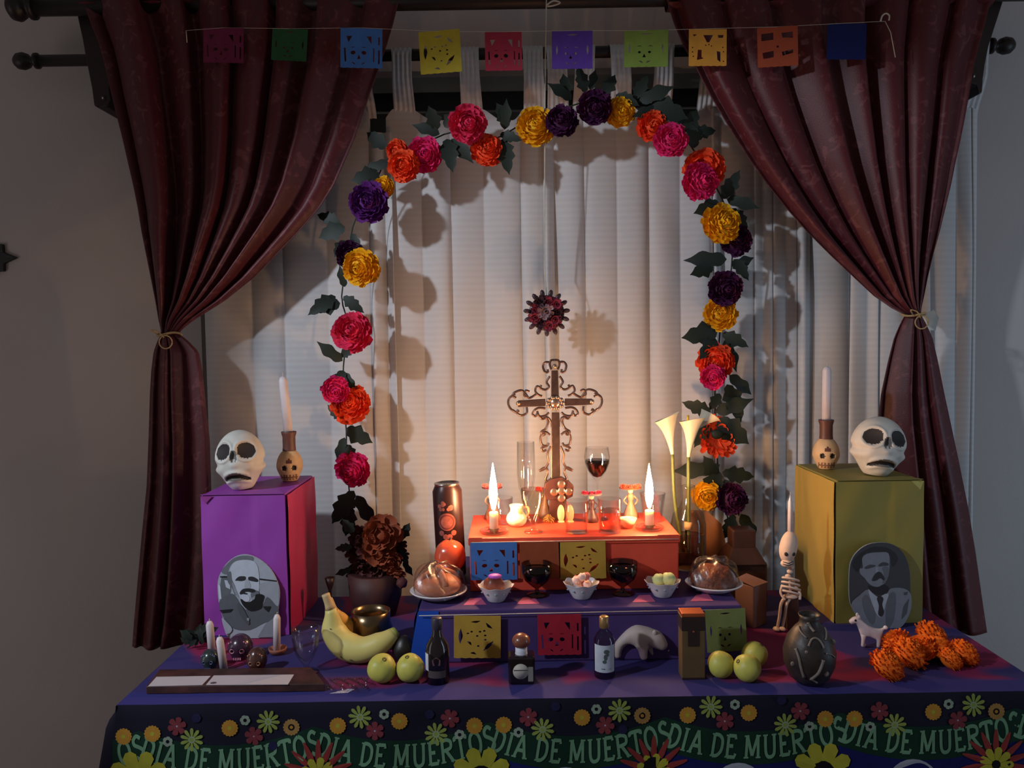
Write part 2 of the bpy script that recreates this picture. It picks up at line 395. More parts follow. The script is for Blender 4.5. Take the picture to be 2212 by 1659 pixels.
def sheer(label, px0, px1, tabs, folds, seed, dip=40, zb=.55, hem=232, flatend=None):
    rnd = random.Random(seed)
    x0, x1 = P(px0, 600, DS).x, P(px1, 600, DS).x
    t = thing('tab_curtain', label, 'curtain', ((x0 + x1) / 2, DS, 0)); ox = (x0 + x1) / 2
    tx = [P(p, 200, DS).x for p in tabs]
    # irregular pleat profile: cumulative positions
    cuts = [0.0]
    while cuts[-1] < 1: cuts.append(cuts[-1] + rnd.choice((.35, .6, 1.0, 1.5, 1.9)) * rnd.uniform(.8, 1.2) / folds)
    cuts[-1] = 1.0; amps = [rnd.uniform(.010, .030) for _ in cuts]
    drift = [rnd.uniform(-.012, .012) for _ in cuts]
    def prof(u, v):
        for i in range(len(cuts) - 1):
            if u <= cuts[i + 1]:
                t_ = (u - cuts[i]) / (cuts[i + 1] - cuts[i])
                return i, t_
        return len(cuts) - 2, 1
    def fn(u, v):
        i, t_ = prof(u, v)
        # rounded front, sharp back fold; pleats fan out from the hem and wander downwards
        s_ = math.sin(math.pi * t_); sh = s_ ** .7 if s_ > 0 else 0
        a = amps[i] * (.45 + .55 * smooth(v * 3)) * (1 + .3 * math.sin(v * 5 + i))
        x = lerp(x0, x1, u) + drift[i] * math.sin(math.pi * t_) * v
        x += (.010 * math.sin(math.pi * t_)) * (1 if i % 2 else -1)
        dz = 0
        if tx:
            dn = min(abs(lerp(x0, x1, u) - q_) for q_ in tx)
            dz = -(S(DS) * dip) * smooth((dn - .02) / .055)
        zt_ = P(CX + (x) / S(DS), hem, DS).z + dz
        z = lerp(zt_, zb, v)
        y = -a * sh + .012 + .004 * math.sin(u * 9 + v * 4)
        return Vector((x - ox, y, z))
    MB().grid(int(folds * 26) + 30, 90, fn).build('panel', M_sheer, t)
    for k, p in enumerate(tabs):
        q0 = P(p, hem + 6, DS); zr = P(1106, 115.5, YR2).z; wd = .030
        lean = rnd.uniform(-.01, .01)
        def tf(u, v, q0=q0, lean=lean):
            xx = (u - .5) * 2 * wd * (1 + .06 * math.cos(v * 6)) + lean * v; pl = .0022 * math.sin(u * 28 + p)
            if v < .7:
                vv = v / .7; yy = lerp(.016, YR2 - DS - .0205, smooth(min(1, vv * 1.6))); return Vector((q0.x - ox + xx, yy - pl, lerp(q0.z - .02, zr, vv)))
            a = (v - .7) / .3 * math.pi
            return Vector((q0.x - ox + xx, YR2 - DS - .0205 * math.cos(a), zr + .0205 * math.sin(a) - pl * .5))
        MB().grid(24, 26, tf).build('tab', M_sheer, t)
    return t
sheer('dim white voile curtain between the purple box and the flower arch', 435, 806, [470, 560, 650, 735, 788], 6, 5, dip=60)
sheer('pleated white tab curtain behind the cross and the hanging rosette', 840, 1182, [873, 1020, 1155], 8, 11, dip=26)
sheer('pleated white tab curtain behind the lit candle next to the calla lilies', 1176, 1545, [1207, 1260, 1342, 1428, 1530], 9, 21, dip=26)
sheer('dim white voile curtain between the flower arch and the yellow box', 1540, 2112, [1560, 1680, 1800, 1920, 2040, 2095], 10, 31, dip=40)
sheer('narrow strip of white voile beside the flower arch on the purple box side', 800, 850, [], 2, 41, hem=285)

# ------------------------------------------------------------------ table, cloth
TX0, TX1 = -.785, 1.05; TYB = 2.20
tb = thing('altar_table', 'long folding table under the printed tablecloth', 'table', ((TX0 + TX1) / 2, (YF + TYB) / 2, 0))
hx, hy = (TX1 - TX0) / 2 - .01, (TYB - YF) / 2 - .01
MB().box(-hx, hx, -hy, hy, .715, .748).build('tabletop', mat('table_plastic', (170, 170, 165), .5), tb, smooth=False, bevel=.004)
for sx in (-1, 1):
    for sy in (-1, 1):
        MB().tube([(sx * (hx - .15), sy * (hy - .08), 0), (sx * (hx - .15), sy * (hy - .08), .716)], .014, 12).build('leg', mat('leg_metal', (90, 90, 92), .4, 1), tb)

def cloth_mat():
    m = bpy.data.materials.new('printed_cloth'); m.use_nodes = True; nt = m.node_tree; b_ = nt.nodes['Principled BSDF']
    b_.inputs['Roughness'].default_value = .75; b_.inputs['Specular IOR Level'].default_value = .2
    geo = nt.nodes.new('ShaderNodeTexCoord')
    vo = nt.nodes.new('ShaderNodeTexNoise'); vo.inputs['Scale'].default_value = 6; vo.inputs['Detail'].default_value = 1.0
    nt.links.new(geo.outputs['Object'], vo.inputs['Vector'])
    r_ = nt.nodes.new('ShaderNodeValToRGB'); e = r_.color_ramp.elements
    e[0].position = .50; e[0].color = (*srgb((54, 48, 100)), 1); e[1].position = .57; e[1].color = (*srgb((124, 38, 78)), 1)
    nt.links.new(vo.outputs['Fac'], r_.inputs['Fac'])
    # plain blue border along the front edge
    sep = nt.nodes.new('ShaderNodeSeparateXYZ'); nt.links.new(geo.outputs['Object'], sep.inputs[0])
    mt = nt.nodes.new('ShaderNodeMapRange'); mt.inputs['From Min'].default_value = YF + .05; mt.inputs['From Max'].default_value = YF + .065
    nt.links.new(sep.outputs['Y'], mt.inputs['Value'])
    mx = nt.nodes.new('ShaderNodeMix'); mx.data_type = 'RGBA'; mx.inputs[6].default_value = (*srgb((52, 50, 112)), 1)
    nt.links.new(mt.outputs[0], mx.inputs[0]); nt.links.new(r_.outputs['Color'], mx.inputs[7]); nt.links.new(mx.outputs[2], b_.inputs['Base Color'])
    return m
M_ctop = cloth_mat()
M_cside = mat('cloth_skirt_dim_navy', (22, 20, 36), .8, var=.15, vscale=8, spec=.15)  # navy border, darkened in colour because the hang gets little light
cl = thing('tablecloth', 'dark tablecloth with printed flowers and green lettering, draped over the long table', 'tablecloth')
def cy(x, z):  # front hang of the cloth
    d = max(0, ZT - z); return YF - .004 - .05 * d * .3 - .004 * math.sin(x * 17 + .6) * min(1, d / .06) - .003 * math.sin(x * 41) * min(1, d / .1)
b = MB(); NX = 120
def topf(u, v):
    x = lerp(TX0, TX1, u); y = lerp(YF, TYB, v)
    return Vector((x, y, ZT + .0005 * math.sin(x * 30) * math.sin(y * 25)))
b.grid(NX, 20, topf)
b.build('cloth_top', M_ctop, cl)
b = MB()
b.grid(200, 30, lambda u, v: (lambda x, z: Vector((x, cy(x, z) if v > .03 else lerp(YF, YF - .004, v / .03), z)))(lerp(TX0 - .0, TX1, u), ZT - .40 * v))
# rounded left corner and side hang
def side(u, v, sgn):
    z = ZT - .40 * v; d = .40 * v; xe = TX0 if sgn < 0 else TX1
    flare = .020 * smooth(d / .05) + .22 * d
    if u < .25:
        a = u / .25 * math.pi / 2; y = lerp(cy(xe, z), YF + .02, math.sin(a) ** 2 * .0 + (1 - math.cos(a)))
        return Vector((xe + sgn * flare * math.sin(a), y, z))
    t_ = (u - .25) / .75
    return Vector((xe + sgn * (flare + .008 * math.sin(t_ * 22) * smooth(d / .1)), lerp(YF + .02, TYB, t_), z))
b.grid(60, 24, lambda u, v: side(u, v, -1)); b.grid(60, 24, lambda u, v: side(u, v, 1))
b.build('cloth_skirt', M_cside, cl)

# --- prints on the front hang, mapped from the picture plane of the cloth
def CF(px, py, lift=.0012):
    D = YF
    for _ in range(3):
        q = P(px, py, D); D = cy(q.x, q.z)
    q = P(px, py, D); q.y -= lift; return q
inks = {}
def ink(name, c): inks[name] = mat('print_' + name, tuple(x * .72 for x in c), .8, var=.08, vscale=60, spec=.1)  # inks scaled down: weaker light on the front hang put into their colour
ink('green_ribbon', (26, 60, 46)); ink('letter', (134, 184, 146)); ink('blue', (30, 34, 110)); ink('yellow', (206, 200, 66))
ink('red', (168, 62, 60)); ink('orange', (222, 160, 62)); ink('lime', (168, 186, 92)); ink('pale', (176, 196, 176)); ink('rose', (150, 66, 76)); ink('tan', (196, 150, 86)); ink('white', (190, 196, 214)); ink('dark', (26, 20, 30)); ink('violet', (44, 42, 84))
names = list(inks); IM = [inks[n] for n in names]; IX = {n: i for i, n in enumerate(names)}
def ribtop(px):
    base = 1586 - .0265 * (px - 310); u = ((px - 300) / 378.5) % 1
    return base + 36 * (1 - (2 * u - 1) ** 2)
def ribslope(px): return (ribtop(px + 6) - ribtop(px - 6)) / 12
rb = MB()
for px in range(-0, 2400, 10):
    pass
xs = [244 + 8 * i for i in range(260)]
for a, c in zip(xs, xs[1:]):
    for t0, t1, ik, lf in ((-8, 64, 'green_ribbon', .0010),):
        rb.add([CF(a, ribtop(a) + t0, lf), CF(c, ribtop(c) + t0, lf), CF(c, ribtop(c) + t1, lf), CF(a, ribtop(a) + t1, lf)], [(0, 1, 2, 3)], IX[ik])
    rb.add([CF(a, ribtop(a) + 60, .0007), CF(c, ribtop(c) + 60, .0007), CF(c, 1760, .0007), CF(a, 1760, .0007)], [(0, 1, 2, 3)], IX['blue'])
rb.build('printed_ribbon', IM, cl, smooth=False)
# lettering, drawn as serifed strokes
LET = {
 'D': (.80, [[(.16, 0), (.16, 1)], [(.16, .96), (.42, .94), (.62, .78), (.66, .5), (.6, .24), (.4, .06), (.16, .04)]], [(.16, 0), (.16, 1)]),
 'I': (.42, [[(.2, 0), (.2, 1)]], [(.2, 0), (.2, 1)]),
 'A': (.86, [[(.12, 0), (.42, 1)], [(.42, 1), (.74, 0)], [(.24, .34), (.62, .34)]], [(.12, 0), (.74, 0)]),
 'E': (.70, [[(.16, 0), (.16, 1)], [(.16, .96), (.56, .96), (.58, .82)], [(.16, .52), (.46, .52)], [(.16, .04), (.58, .04), (.62, .2)]], [(.16, 0), (.16, 1)]),
 'M': (1.06, [[(.14, 0), (.18, 1)], [(.18, 1), (.48, .12)], [(.48, .12), (.80, 1)], [(.80, 1), (.84, 0)]], [(.14, 0), (.84, 0), (.16, 1), (.82, 1)]),
 'U': (.86, [[(.16, 1), (.16, .3), (.26, .06), (.44, .02), (.6, .1), (.66, .3), (.66, 1)]], [(.16, 1), (.66, 1)]),
 'R': (.82, [[(.16, 0), (.16, 1)], [(.16, .95), (.42, .96), (.62, .88), (.66, .74), (.58, .58), (.16, .5)], [(.36, .5), (.74, 0)]], [(.16, 0), (.16, 1), (.72, 0)]),
 'T': (.76, [[(.36, 0), (.36, 1)], [(.06, .82), (.08, .96), (.64, .96), (.66, .82)]], [(.36, 0)]),
 'O': (.86, [[(.4, .98), (.18, .82), (.1, .5), (.18, .18), (.4, .02), (.62, .18), (.7, .5), (.62, .82), (.4, .98)]], []),
 'S': (.66, [[(.52, .84), (.34, .98), (.14, .86), (.14, .66), (.34, .52), (.52, .36), (.5, .14), (.3, .02), (.1, .16)]], []),
}
lt = MB(); eps = [0]
def stroke(pts, wd, put):
    pts = [Vector((p[0], p[1])) for p in (cr(pts, 4) if len(pts) > 3 else pts)]
    vs = []
    for i, p in enumerate(pts):
        t_ = (pts[min(i + 1, len(pts) - 1)] - pts[max(i - 1, 0)]).normalized(); n_ = Vector((-t_.y, t_.x)) * wd
        vs += [p + n_, p - n_]
    eps[0] = (eps[0] + 1) % 12
    lt.add([put(p.x, p.y, .0018 + eps[0] * 1e-5) for p in vs], [(2 * i, 2 * i + 1, 2 * i + 3, 2 * i + 2) for i in range(len(pts) - 1)], IX['letter'])
HL = 50.0; UN = 37.2
for rep in range(-1, 6):
    px = 312 + rep * 378.5
    for ch in 'DIA DE MUERTOS':
        if ch == ' ': px += .34 * UN; continue
        wdt, strokes, serifs = LET[ch]
        cxp = px + wdt * UN / 2
        if cxp > 246 and cxp < 2300:
            sl = ribslope(cxp) * 1.0; ty = ribtop(cxp)
            def put(a, h, lf, cxp=cxp, sl=sl, ty=ty, wdt=wdt):
                dx = (a - wdt / 2) * UN + (h - .5) * 3; dy = (1 - h) * HL
                return CF(cxp + dx - dy * sl * .8, ty + dy + dx * sl, lf)
            for s_ in strokes: stroke(s_, .08, put)
            for (a, h) in serifs: stroke([(a - .14, h - (.035 if h else -.035)), (a + .14, h - (.035 if h else -.035))], .035, put)
        px += wdt * UN
lt.build('printed_lettering', IM, cl, smooth=False)
fl = MB()
def pet(cx_, cy_, r, n, wfrac, ik, core=None, rot=0, r0=.25, lift=.0020, tip=1.0):
    fl = MB()
    for k in range(n):
        a = 2 * math.pi * k / n + rot; ca, sa = math.cos(a), math.sin(a); w_ = r * wfrac
        pts = [(r0 * r, -w_ * .35), (r * .55, -w_ * .8), (r * .85, -w_ * .9 * tip), (r, -w_ * .35 * tip), (r, w_ * .35 * tip), (r * .85, w_ * .9 * tip), (r * .55, w_ * .8), (r0 * r, w_ * .35)]
        fl.add([CF(cx_ + p * ca - q_ * sa, cy_ + p * sa + q_ * ca, lift + (k % 2) * 2e-5) for p, q_ in pts], [tuple(range(8))], IX[ik])
    if core:
        for ik2, rr, lf in core:
            fl.add([CF(cx_ + rr * r * math.cos(2 * math.pi * k / 14), cy_ + rr * r * math.sin(2 * math.pi * k / 14), lift + lf) for k in range(14)], [tuple(range(14))], IX[ik2])
    fl.build('printed_flower', IM, cl, smooth=False)
def daisy(x, y): pet(x, y, 25, 10, .17, 'lime', [('pale', .3, .0001), ('lime', .2, .00013)], rot=x)
def rosy(x, y): pet(x, y, 20, 6, .36, 'rose', [('rose', .45, .0001), ('white', .1, .0002)], rot=x)
def orng(x, y): pet(x, y, 18, 16, .22, 'orange', [('orange', .75, .0001), ('yellow', .25, .0002)])
def tanf(x, y): pet(x, y, 18, 16, .22, 'tan', [('tan', .75, .0001), ('dark', .4, .00015), ('orange', .2, .0002)])
def smal(x, y): pet(x, y, 11, 6, .45, 'pale', [('pale', .5, .0001), ('dark', .36, .00015)], rot=x)
for x, y in ((415, 1597), (580, 1558), (778, 1548), (942, 1585), (1172, 1575), (1338, 1534), (1535, 1526), (1696, 1565), (1932, 1565), (2102, 1522)): daisy(x, y)
for x, y in ((383, 1568), (549, 1589), (810, 1578), (972, 1551), (1141, 1548), (1307, 1566), (1565, 1557), (1728, 1535), (1899, 1535), (2068, 1555)): rosy(x, y)
for x, y in ((268, 1590), (330, 1584), (497, 1572), (730, 1567), (863, 1557), (1025, 1567), (1088, 1565), (1257, 1549), (1485, 1544), (1617, 1539), (1782, 1552), (1845, 1552), (2015, 1537)): orng(x, y)
for x, y in ((630, 1570), (1387, 1545), (2151, 1536)): tanf(x, y)
for x, y in ((363, 1601), (530, 1555), (830, 1542), (993, 1586), (1120, 1581), (1288, 1531), (1587, 1521), (1748, 1568), (1879, 1569), (2048, 1520)): smal(x, y)
for x, y in ((425, 1550), (928, 1542), (590, 1610), (1200, 1525), (1688, 1512), (1345, 1575)): pet(x, y, 10, 6, .5, 'violet', [('violet', .5, 0)])
for x, y in ((688, 1672), (1412, 1664), (2150, 1650)): pet(x, y, 76, 15, .11, 'red', [('dark', .42, .0001)], rot=.1, lift=.0026, tip=.6); pet(x, y, 38, 9, .24, 'yellow', None, lift=.0029)
for x, y in ((300, 1686), (1040, 1678), (1776, 1668)): pet(x, y, 66, 9, .26, 'yellow', [('dark', .4, .0001)], rot=math.pi / 2, lift=.0026)
for x, y, r in ((1222, 1700, 46), (1595, 1700, 56), (1972, 1692, 56), (850, 1712, 50)):
    fl = MB(); fl.add([CF(x + r * math.cos(2 * math.pi * k / 24), y + r * .95 * math.sin(2 * math.pi * k / 24), .0014) for k in range(24)], [tuple(range(24))], IX['white'])
    fl.build('printed_white_shape', IM, cl, smooth=False)

# ------------------------------------------------------------------ stepped tiers
def crease(m_scale): return m_scale
M_t1 = mat('tier_cloth_purple', (68, 50, 102), .7, var=.18, vscale=9, bump=.3, bscale=14, spec=.25)
M_t1b = mat('tier_cloth_blue', (24, 70, 170), .7, var=.15, vscale=9, bump=.3, bscale=14, spec=.25)
M_t2 = mat('orange_paper', (216, 74, 52), .55, var=.08, vscale=12, bump=.5, bscale=16, spec=.4)
q0 = P(903, 1330, 1.724); q1 = P(1602, 1316, 1.724)
t1 = thing('lower_tier', 'lower altar step wrapped in purple and blue cloth on the table', 'altar step', ((q0.x + q1.x) / 2, 1.724, ZT))
hw1 = (q1.x - q0.x) / 2; h1 = Z1 - ZT; d1 = .44
MB().box(-hw1, hw1, 0, d1, 0, h1).build('step_box', M_t1, t1, smooth=False, bevel=.004)
MB().grid(12, 20, lambda u, v: Vector((-hw1 - .001 - .022 * v * (1 - .5 * u) - .003 * math.sin(v * 9 + u * 14), lerp(-.004, d1, u), h1 * (1 - v) + .0005))).build('side_flap', M_t1b, t1)
MB().grid(10, 14, lambda u, v: Vector((-hw1 + .0 + .045 * u - .022 * v * (1 - u), -.002 - .01 * v * (1 - u), h1 * (1 - v) - .002))).build('corner_fold', M_t1b, t1)
M_pk = mat('tier_pink_print', (176, 84, 120), .7, var=.1)
for cxp in (1025, 1140, 1390, 1515):
    y_ = 1307 - (cxp - 1025) * .017
    pk = MB(); pk.add([PZ(cxp - 24, y_, Z1 + .0006), PZ(cxp + 26, y_ - 1, Z1 + .0006), PZ(cxp + 14, y_ - 16, Z1 + .0006), PZ(cxp - 10, y_ - 15, Z1 + .0006)], [(0, 1, 2, 3)])
    o = pk.build('printed_triangle', M_pk, t1, smooth=False); o.location = -Vector(t1.location)
q0 = P(1014, 1170, 1.848); q1 = P(1466, 1160, 1.848)
t2 = thing('upper_tier', 'upper altar step wrapped in orange paper holding candles and glasses', 'altar step', ((q0.x + q1.x) / 2, 1.848, Z1))
hw2 = (q1.x - q0.x) / 2; h2 = Z2 - Z1; d2 = .25
MB().box(-hw2, hw2, 0, d2, 0, h2).build('step_box', M_t2, t2, smooth=False, bevel=.003)
MB().box(-hw2 - .003, hw2 + .003, -.004, d2, h2 - .016, h2 + .0012).build('paper_lid', M_t2, t2, smooth=False, bevel=.002)
for s_, pts in ((-1, [(-hw2, -.0045), (-hw2 + .03, -.0045), (-hw2 + .002, .04)]), (1, [(hw2, -.0045), (hw2 - .05, -.0045), (hw2 - .01, .05)])):
    MB().prism(pts, lambda a, c: (a, c, h2 + .0013), (0, 0, .0012)).build('paper_fold', M_t2, t2, smooth=False)

# ------------------------------------------------------------------ papel picado
def ellp(cx_, cy_, rx, ry, n=14, rot=0):
    return [(cx_ + rx * math.cos(2 * math.pi * k / n) * math.cos(rot) - ry * math.sin(2 * math.pi * k / n) * math.sin(rot), cy_ + rx * math.cos(2 * math.pi * k / n) * math.sin(rot) + ry * math.sin(2 * math.pi * k / n) * math.cos(rot)) for k in range(n)]
def arc(cx_, cy_, r, a0, a1, th, n=7):
    A = [R(a0 + (a1 - a0) * k / n) for k in range(n + 1)]
    return [(cx_ + r * math.cos(a), cy_ + r * math.sin(a)) for a in A] + [(cx_ + (r - th * math.sin(math.pi * k / n)) * math.cos(A[k]), cy_ + (r - th * math.sin(math.pi * k / n)) * math.sin(A[k])) for k in range(n - 1, 0, -1)]
def design(kind):
    # unit square, x -.5 .. .5, y 0 .. -1
    if kind == 'wreath':
        h = [arc(0, -.5, .38, 30, 62, .06), arc(0, -.5, .38, 78, 112, .05), arc(0, -.5, .40, 150, 205, .09), arc(0, -.5, .36, 290, 345, .08), arc(0, -.5, .24, 205, 240, .05), arc(0, -.5, .42, 248, 268, .05)]
        h += [ellp(x, y, .028, .022, 8) for x, y in ((-.12, -.38), (.0, -.48), (.15, -.36), (.17, -.47), (.17, -.57), (.06, -.38), (.02, -.72), (-.2, -.42))]
        return h
    if kind == 'skull':
        h = [[(-.36, -.2), (-.22, -.2), (-.31, -.36)], [(.12, -.2), (.24, -.2), (.24, -.40)], ellp(-.2, -.62, .06, .05, 10, .3), ellp(.06, -.62, .06, .05, 10, -.3), [(-.06, -.66), (-.10, -.78), (-.02, -.78)]]
        h += [[(.28, -.5), (.31, -.5), (.31, -.85), (.28, -.85)], [(.40, -.22), (.44, -.22), (.44, -.42), (.40, -.42)], [(.40, -.55), (.44, -.55), (.44, -.9), (.40, -.9)], [(-.42, -.5), (-.38, -.5), (-.36, -.85), (-.40, -.85)]]
        h += [arc(-.07, -.74, .2, 215, 250, .03), arc(-.07, -.74, .2, 290, 325, .03), arc(-.2, -.56, .09, 50, 130, .02), arc(.06, -.56, .09, 50, 130, .02)]
        return h
    if kind == 'faces':
        h = [ellp(-.15, -.6, .035, .035, 8), ellp(.08, -.6, .035, .035, 8), [(-.04, -.64), (-.08, -.74), (.0, -.74)], arc(-.03, -.72, .18, 220, 260, .04), arc(-.03, -.72, .18, 280, 320, .04), arc(-.15, -.5, .08, 40, 140, .02), arc(.1, -.5, .08, 40, 140, .02)]
        h += [arc(0, -.5, .4, 160, 200, .05), arc(0, -.5, .4, -20, 20, .05), arc(0, -.5, .42, 70, 110, .04)]
        return h
    if kind == 'blocks':
        h = [[(-.4, -.16), (-.1, -.14), (-.1, -.32), (-.4, -.34)], [(.1, -.16), (.38, -.14), (.38, -.30), (.12, -.28)], [(-.38, -.64), (-.1, -.60), (-.1, -.76), (-.36, -.80)], [(.1, -.64), (.38, -.58), (.38, -.68), (.12, -.74)], ellp(.0, -.5, .03, .03, 8)]
        return h
    if kind == 'heart':
        h = [[(-.12, -.16), (.14, -.16), (.04, -.36), (-.02, -.36)], [(.26, -.16), (.42, -.16), (.40, -.24), (.28, -.24)], [(-.40, -.14), (-.28, -.14), (-.36, -.2)], [(-.26, -.56), (-.16, -.56), (-.16, -.76), (-.1, -.8), (-.28, -.84)], [(.24, -.60), (.34, -.62), (.34, -.9), (.26, -.84)]]
        h += [ellp(x, y, .02, .02, 7) for x, y in ((-.05, -.44), (.03, -.42), (.1, -.46), (.4, -.5), (.42, -.62), (-.4, -.5), (-.4, -.62), (-.38, -.74), (.42, -.88))]
        return h
    return []
def flag(parent, kind, w_, h_, loc, rz, m, nm='paper_flag', label=None, ry=0):
    hs = [[(x * w_, y * h_) for x, y in pp] for pp in design(kind)]
    ed = [(-w_ / 2, 0), (w_ / 2, 0)] + [(w_ / 2 - w_ * k / 12, -h_ - (.0012 if k % 2 else 0)) for k in range(13)]
    o = plate_with_holes(nm, w_, h_, hs, m, parent, loc, (0, ry, rz), edge=ed)
    if label: o['label'] = label
    return o
PC = {'pink': (104, 34, 62), 'green': (38, 80, 46), 'blue': (66, 110, 176), 'yellow': (176, 158, 52), 'red': (150, 44, 62), 'purple': (84, 54, 140), 'lime': (112, 132, 58), 'gold': (196, 136, 54), 'orange': (150, 68, 44), 'navy': (22, 28, 78), 'brown': (140, 68, 42), 'olive': (172, 136, 56), 'wine': (150, 32, 50), 'sage': (110, 120, 70)}  # pink, green and navy coloured darker to stand for dimness by the curtains
PM = {k: mat('tissue_' + k, v, .75, var=.08, vscale=40, spec=.15) for k, v in PC.items()}
M_thread = mat('white_thread', (190, 180, 165), .7)
DB = 2.185
pb = thing('paper_banner', 'string of ten cut tissue paper flags hanging across the curtains', 'banner', (0, DB, 2.2))
def Lp(q): return Vector(q) - Vector((0, DB, 2.2))
spts = [(402, 66), (483, 60), (627, 62), (781, 60), (948, 68), (1085, 69), (1235, 66), (1395, 66), (1529, 62), (1678, 58), (1828, 50), (1912, 46)]
MB().tube([Lp(P(x, y, DB - .0)) for x, y in spts], .0005, 5).build('string', M_thread, pb)
MB().tube([Lp(P(402, 66, DB)), Lp(P(404, 92, DB))], .0012, 5).build('string_end', M_thread, pb)
MB().tube([Lp(P(1912, 46, DB)), Lp(P(1924, 70, DB)), Lp(P(1934, 124, DB))], .0012, 5).build('string_end', M_thread, pb)
MB().tube([Lp(P(x, y, DB - .004)) for x, y in cr([(1902, 46), (1906, 34), (1914, 29), (1921, 34), (1920, 44)], 4)], .0022, 6).build('hook', M_thread, pb)
for (x, y, w_, h_, c, kd, ry) in ((483, 60, 86, 72, 'pink', 'skull', 4), (627, 62, 76, 66, 'green', 'faces', 8), (781, 61, 88, 82, 'blue', 'skull', 3), (948, 66, 88, 88, 'yellow', 'wreath', -4), (1087, 69, 78, 80, 'red', 'skull', 0), (1236, 67, 86, 78, 'purple', 'faces', 1), (1396, 65, 92, 76, 'lime', 'faces', 2), (1529, 63, 80, 76, 'gold', 'heart', 1), (1679, 58, 84, 82, 'orange', 'blocks', -2), (1830, 51, 82, 74, 'navy', '', 2)):
    flag(pb, kd, w_ * S(DB), h_ * S(DB), Lp(P(x, y, DB)), random.uniform(-.08, .08), PM[c], label=c + ' cut paper flag', ry=R(ry) * .6)
def tier_banner(label, D, string, flags):
    t = thing('paper_banner', label, 'banner', P(string[0][0], string[0][1], D)); off = -Vector(t.location)
    MB().tube([P(x, y, D - .0015) + off for x, y in string], .0009, 5).build('string', M_thread, t)
    for (x, y, w_, h_, c, kd, ry) in flags:
        flag(t, kd, w_ * S(D), h_ * S(D), P(x, y, D - .0025) + off, 0, PM[c], label=c + ' cut paper flag', ry=R(ry))
tier_banner('string of cut tissue paper flags on the front of the orange upper step', 1.841, [(1018, 1172), (1466, 1164)], [(1066, 1172, 102, 82, 'blue', 'skull', 0), (1166, 1171, 88, 80, 'brown', '', 0), (1257, 1170, 102, 82, 'olive', 'wreath', -1)])
tier_banner('string of cut tissue paper flags on the front of the purple lower step', 1.716, [(905, 1330), (1602, 1316)], [(1031, 1330, 103, 94, 'olive', 'wreath', 1), (1208, 1327, 96, 90, 'wine', 'skull', 0), (1566, 1316, 88, 94, 'sage', 'faces', -3)])

# ------------------------------------------------------------------ tall paper-wrapped boxes
def tallbox(label, x0, x1, y0, y1, zt, mf, ms, side_part, rz=0, lean=0):
    t = thing('wrapped_box', label, 'box', ((x0 + x1) / 2, (y0 + y1) / 2, ZT), rz)
    hx_, hy_ = (x1 - x0) / 2, (y1 - y0) / 2; h = zt - ZT
    b_ = MB(); N = 14
    def wob(x, z): return .0025 * math.sin(x * 40 + z * 11) + .0018 * math.sin(z * 37 + x * 60)
    b_.box(-hx_, hx_, -hy_, hy_, 0, h)
    o = b_.build('box_body', mf, t, smooth=False, bevel=.004)
    # loose sheet of paper over the front with a vertical crease
    MB().grid(24, 24, lambda u, v: Vector((lerp(-hx_ - .001, hx_ + .001, u), -hy_ - .003 - .0022 * smooth((u - .62) / .03) + wob(lerp(-hx_, hx_, u), v * h) * .5, h - .003 - v * (h - .004)))).build('front_paper', mf, t)
    sx = side_part
    MB().grid(20, 24, lambda u, v: Vector((sx * (hx_ + .005 + wob(u * .3, v * h) * .4), lerp(-hy_, hy_, u), h - .003 - v * (h - .004)))).build('side_paper', ms, t)
    MB().prism([(-hx_ - .001, -hy_ - .004), (hx_, -hy_ - .004), (hx_ - .03, -hy_ + .06), (-hx_ + .035, -hy_ + .05)], lambda a, c: (a, c, h + .0004), (0, 0, .0012)).build('folded_flap', mf, t, smooth=False)
    MB().prism([(-hx_, h - .002), (-hx_ + .03, h - .002), (-hx_ + .012, h - .02)] if sx > 0 else [(hx_, h - .002), (hx_ - .03, h - .002), (hx_ - .008, h - .024)], lambda a, c: (a, -hy_ - .0058, c), (0, -.0006, 0)).build('tape', mat('clear_tape_%d' % sx, (176, 168, 96) if sx < 0 else (140, 60, 130), .25), t, smooth=False)
    return t
M_pur = mat('purple_paper', (146, 62, 160), .5, var=.06, vscale=7, bump=.45, bscale=9, spec=.35)
M_mag = mat('magenta_paper', (164, 36, 84), .5, var=.06, vscale=7, bump=.4, bscale=9, spec=.35)
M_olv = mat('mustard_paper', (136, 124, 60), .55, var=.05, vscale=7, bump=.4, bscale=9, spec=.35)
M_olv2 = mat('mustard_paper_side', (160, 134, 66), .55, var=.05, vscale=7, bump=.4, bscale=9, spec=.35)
DL = 1.914; ZB = 1.096
bx0 = P(439, 1200, DL).x; bx1 = P(620, 1200, DL).x
tallbox('tall box wrapped in purple and magenta paper', bx0, bx1, DL, DL + .27, ZB, M_pur, M_mag, 1)
DR = 1.93; ZY = P(1900, 1037, DR).z
cx0 = P(1806, 1200, DR).x; cx1 = P(1991, 1200, DR).x
tallbox('tall box wrapped in mustard yellow paper', cx0, cx1, DR, DR + .27, ZY, M_olv, M_olv2, -1)

